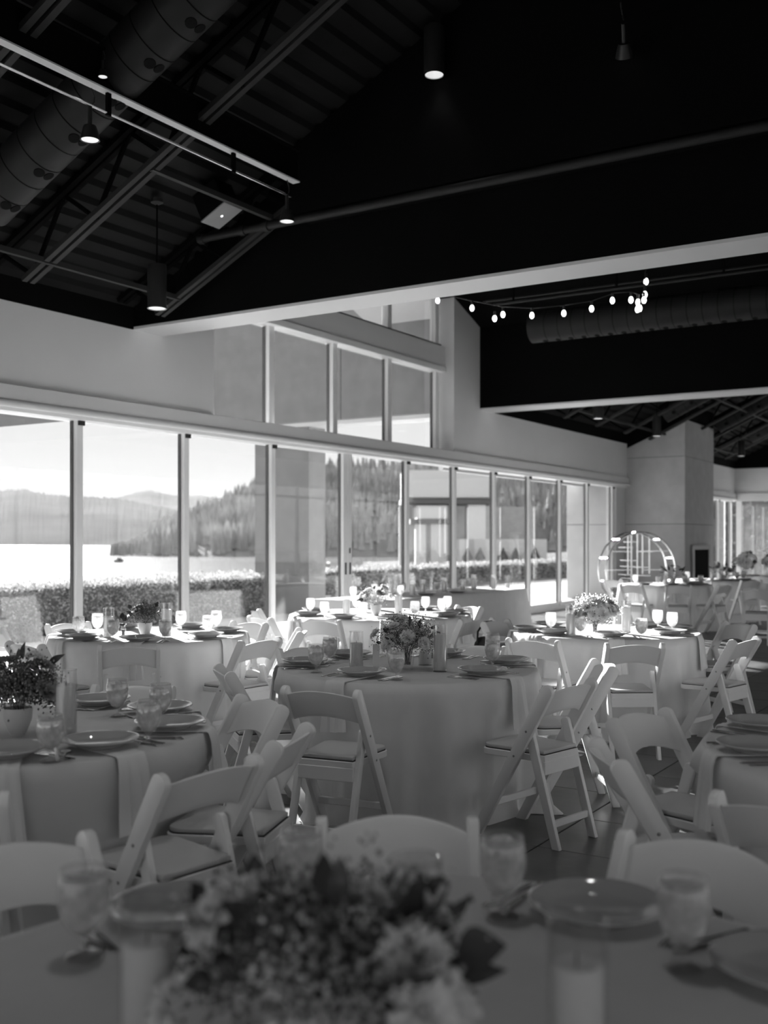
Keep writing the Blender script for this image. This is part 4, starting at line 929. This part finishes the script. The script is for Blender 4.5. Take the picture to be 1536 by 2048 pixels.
def bouquet(lab, x, y, vase, rad, hgt, blossoms, leaves, fill, seed, z=ZT, zc=None, squash=1.0):
    g = random.Random(seed); o = thing('flower_arrangement', lab, 'flowers', (x, y, z))
    if vase == 'bowl':
        vh = .105; MB().lathe([(0, 0), (.026, 0), (.028, .006), (.034, .012), (.052, .06), (.056, vh), (.052, vh), (.048, .06), (.02, .015), (0, .014)], 28).build('vase', 'ceramic', o, smooth=True)
    else:
        vh = .10; MB().lathe([(0, 0), (.036, 0), (.034, .02), (.040, vh), (.037, vh), (.032, .02), (0, .012)], 12).build('vase', 'tumbler', o, smooth=True)
    zb_ = vh * .75; zc = zb_ + (hgt - zb_) * .48; sem = (hgt - zb_) * .54
    def sph(r0, r1, lo=-.25):
        while True:
            d = Vector((g.gauss(0, 1), g.gauss(0, 1), g.gauss(0, 1))).normalized()
            if d.z > lo: break
        k = g.uniform(r0, r1); return Vector((d.x * rad * k, d.y * rad * k, zc + d.z * sem * k)), d
    st = MB()
    def stem(p): st.tube([(g.uniform(-.015, .015), g.uniform(-.015, .015), vh * .25), (p.x * .2, p.y * .2, vh + .015), tuple(p * .97)], .0012, 3, cap=False)
    for kind_, r_, pos in blossoms:
        if pos is None: p, d = sph(.72, .95, -.1)
        else: p = Vector(pos); d = (p - Vector((0, 0, zc * .6))).normalized()
        b_ = link({'carn': 'carnation', 'rose': 'rose', 'grey': 'rose', 'mum': 'chrysanthemum'}[kind_], BL[kind_], o, p); orient(b_, d + Vector((g.uniform(-.2, .2), g.uniform(-.2, .2), .25)), g.uniform(0, 6)); b_.scale = (r_,) * 3; stem(p)
    for kind_, n_, sz in leaves:
        for i in range(n_):
            p, d = sph(.6, 1.0); l_ = link('leaf', LEAF[kind_], o, p); orient(l_, d + Vector((g.uniform(-.5, .5), g.uniform(-.5, .5), g.uniform(-.2, .5))), g.uniform(0, 6), 'Y'); s_ = sz * g.uniform(.7, 1.25); l_.scale = (s_,) * 3; stem(p)
    for mt_, n_, sz, clump in fill:
        fb = MB(); done = 0
        while done < n_:
            c0, d = sph(.25, 1.0, -.5); m_ = min(clump, n_ - done); done += m_; st.tube([(c0.x * .6, c0.y * .6, vh + (c0.z - vh) * .5), tuple(c0 * .98)], .0007, 3, cap=False)
            for i in range(m_):
                p = c0 + Vector((g.gauss(0, 1), g.gauss(0, 1), g.gauss(0, 1))) * rad * .15; s_ = sz * g.uniform(.6, 1.3)
                fb.add([p + Vector(v) * s_ for v in ((1, 0, 0), (-1, 0, 0), (0, 1, 0), (0, -1, 0), (0, 0, 1), (0, 0, -1))], [(0, 2, 4), (2, 1, 4), (1, 3, 4), (3, 0, 4), (2, 0, 5), (1, 2, 5), (3, 1, 5), (0, 3, 5)])
        tag(fb.build('filler_flowers', mt_, o, fix=False), kind='stuff')
    tag(st.build('flower_stems', 'stem', o, fix=False), kind='stuff')
    return o
N = None
bouquet('airy bouquet of carnations, dark leaves and small sprays in glass vase', 5.228, 3.109, 'glass', .175, .29,
        [('carn', .052, (-.125, .05, .155)), ('carn', .042, (-.02, .03, .285)), ('carn', .036, (-.09, .165, .20)), ('carn', .044, (-.12, -.07, .20)), ('rose', .036, (-.10, .03, .25)), ('carn', .04, (-.05, -.14, .16))],
        [('d', 9, .045), ('r', 9, .035), ('m', 10, .04)], [('fill_d', 1000, .0042, 26), ('fill_m', 1700, .0042, 26), ('fill_l', 1700, .0032, 24)], 3)
bouquet('bushy dark-leaved bouquet with grey roses in a ceramic bowl vase', 2.669, 3.32, 'bowl', .16, .29,
        [('grey', .045, (.06, -.07, .26)), ('grey', .05, (.02, -.13, .17)), ('grey', .042, (.03, .08, .27)), ('grey', .04, (-.05, .03, .28)), ('carn', .035, (.03, -.06, .30)), ('grey', .04, N)], [('d', 12, .06), ('r', 8, .05), ('m', 8, .05)], [('fill_d', 2600, .0048, 34), ('fill_m', 1700, .0045, 30), ('fill_l', 420, .0035, 14)], 4)
bouquet('loose bouquet with a dark curling leaf spray in a small bowl vase', 5.945, 5.905, 'bowl', .14, .255,
        [('grey', .045, (-.03, .03, .22)), ('grey', .036, (.0, .05, .18)), ('carn', .03, N), ('grey', .03, N)], [('d', 8, .05), ('r', 5, .045), ('m', 6, .04)], [('fill_d', 1300, .005, 28), ('fill_m', 900, .005, 24), ('fill_l', 500, .0036, 20)], 5)
bouquet('pale bouquet of roses with dark centre leaves on the sunlit table', 8.768, 5.576, 'bowl', .18, .295,
        [('rose', .05, (-.06, .06, .24)), ('rose', .055, (-.1, .04, .18)), ('rose', .05, N), ('carn', .045, N), ('carn', .045, N), ('rose', .04, N), ('carn', .04, N)], [('d', 14, .06), ('m', 8, .06)], [('fill_l', 900, .004, 24), ('fill_d', 300, .004, 20)], 6)
bouquet('dense white bouquet of chrysanthemums in a ribbed glass vase', 7.879, 2.975, 'glass', .17, .285,
        [('mum', .052, N) for _ in range(30)] + [('rose', .045, (-.11, .03, .17))], [('m', 8, .04), ('d', 6, .04)], [('white', 2600, .0065, 34), ('fill_m', 500, .005, 20)], 8)
bouquet('big loose bouquet with large dark leaves, carnations and sprays', 1.243, .88, 'bowl', .205, .235,
        [('carn', .062, (-.09, .115, .21)), ('carn', .055, (-.165, .135, .10)), ('carn', .06, (.0, -.15, .165)), ('carn', .06, (.01, -.19, .10)), ('carn', .05, (.06, -.05, .215)), ('carn', .055, (-.16, -.06, .07)), ('rose', .05, (.13, .09, .17)), ('rose', .045, (.1, -.12, .19)), ('carn', .05, (.03, .16, .19)), ('carn', .05, (-.06, -.2, .13))],
        [('d', 22, .08), ('r', 14, .06), ('m', 6, .05)], [('fill_l', 700, .0045, 24), ('fill_m', 900, .005, 26), ('fill_d', 2200, .005, 26)], 9)
bouquet('grey leafy bouquet on the table near the round metal arch', 17.5, 5.25, 'bowl', .2, .3, [('grey', .05, N) for _ in range(4)], [('d', 12, .08), ('m', 8, .08)], [('fill_l', 300, .006, 20)], 10)
bouquet('mixed bouquet on the far table beside the fireplace', 19.75, 5.0, 'bowl', .22, .3, [('grey', .055, N) for _ in range(4)] + [('mum', .05, N)], [('d', 14, .08)], [('fill_l', 300, .006, 20)], 11)
for i, (x, y, h) in enumerate([(22.45, 5.2, .5), (22.5, 4.7, .46), (22.92, 5.38, .36), (22.98, 4.45, .36)]):
    bouquet('tall white flower arrangement with dark seed heads on the dessert table', x, y, 'glass', .2, h, [('mum', .1, N) for _ in range(8)], [('d', 6, .08), ('r', 3, .12)], [('fill_l', 200, .008, 20)], 12 + i)['group'] = 'white flowers on the dessert table'
cake_st = thing('tiered_stand', 'small pronged bright metal stand above the white flowers', 'stand', (22.82, 4.92, ZT))
MB().lathe([(0, 0), (.10, 0), (.10, .012), (.015, .02), (.015, .50), (.14, .52), (.14, .535), (0, .535)], 20).build('stand_column', 'metal', cake_st, smooth=True)
for k in range(5): MB().tube([(.12 * math.cos(k * 1.256), .12 * math.sin(k * 1.256), .535), (.13 * math.cos(k * 1.256), .13 * math.sin(k * 1.256), .60)], .012, 6).build('prong', 'metal', cake_st)
# bud vase with dark leaves, table card
bv = thing('bud_vase', 'small glass bottle with dark rounded leaves beside the bowl bouquet', 'vase', (5.79, 5.98, ZT))
MB().lathe([(0, 0), (.019, 0), (.021, .01), (.021, .06), (.014, .08), (.016, .09), (.013, .09), (.011, .08), (.017, .06), (.017, .012), (0, .01)], 16).build('bottle', 'tumbler', bv, smooth=True)
MB().tube([(0, 0, .01), (0, 0, .06)], .012, 8).build('dark_stem', 'leafd', bv)
for k, (dx, dy, dz_) in enumerate([(.02, .03, .10), (-.02, -.035, .10), (.0, -.01, .14), (.01, .02, .16), (-.01, -.03, .15)]):
    l_ = link('leaf', LEAF['r'], bv, (dx * .4, dy * .4, dz_ - .02)); orient(l_, Vector((dx, dy, .03)), k, 'Y'); l_.scale = (.05,) * 3
cd = thing('table_card', 'slim upright white table card on a flat foot behind the airy bouquet', 'card', (5.16, 3.28, ZT), R(30))
MB().box(-.002, .002, -.02, .02, .003, .14).build('card_panel', 'white', cd, bevel=.0008); MB().box(-.018, .018, -.024, .024, 0, .004).build('card_foot', 'white', cd, bevel=.001)
# black bag hung on a chair by the white-bouquet table
bgx, bgy, bga = 8.352 - .075 * math.cos(R(-96)), 4.074 - .075 * math.sin(R(-96)), R(-96)
bg_ = thing('shoulder_bag', 'black leather shoulder bag with a loop strap hung on a folding chair back', 'bag', (bgx, bgy, .36), bga)
MB().prism([(-.15, 0), (.15, 0), (.17, .12), (.15, .24), (.08, .29), (-.08, .29), (-.15, .24), (-.17, .12)], 'x', -.05, .0).build('bag_body', 'bag', bg_, smooth=True, bevel=.015, seg=2)
MB().tube([(-.02, -.14, .22), (-.02, -.13, .34), (0, -.06, .42), (0, .06, .42), (-.02, .13, .34), (-.02, .14, .22)], .009, 8).build('bag_strap', 'bag', bg_, smooth=True)

# ------------------------------------------------------------------ round metal arch with little shelves
ar = thing('round_arch', 'bright round double-ring metal display arch with small shelves by the pier', 'display arch', (22.37, 7.5, 0), R(-57.98 + 12))
RA = .80; ZC = .86
for dy in (-.2, .2):
    MB().tube([(RA * math.cos(2 * PI * i / 48), dy, ZC + RA * math.sin(2 * PI * i / 48)) for i in range(48)], .022, 8, closed=True).build('ring', 'metal', ar, smooth=True)
for i in range(10):
    a = 2 * PI * (i + .5) / 10; MB().tube([(RA * math.cos(a), -.2, ZC + RA * math.sin(a)), (RA * math.cos(a), .2, ZC + RA * math.sin(a))], .014, 6).build('tie_bar', 'metal', ar, smooth=True)
for x in (-.2, -.12, .02, .14, .3):
    h = math.sqrt(RA * RA - x * x) - .02; z0 = ZC - h if x in (-.12, .02) else ZC - .1; MB().box(x - .012, x + .012, -.012, .012, z0, ZC + h).build('upright', 'metal', ar)
for (x0, x1, z) in ((-.22, -.04, 1.45), (-.34, -.16, 1.33), (.08, .3, 1.24), (-.3, -.1, 1.05), (-.3, -.12, .92), (-.34, -.1, .74), (-.28, -.1, .66), (.0, .2, .9), (.02, .24, .72), (-.72, -.2, .60), (.1, .74, 1.25), (.14, .76, .84), (-.76, -.1, .84), (-.7, -.1, 1.24)):
    MB().box(x0, x1, -.19 if x1 - x0 < .4 else -.01, .19 if x1 - x0 < .4 else .01, z, z + .016).build('shelf' if x1 - x0 < .4 else 'cross_bar', 'metal', ar)
MB().box(-.4, .4, -.25, .25, 0, .05).build('arch_base', 'metal', ar, bevel=.006)
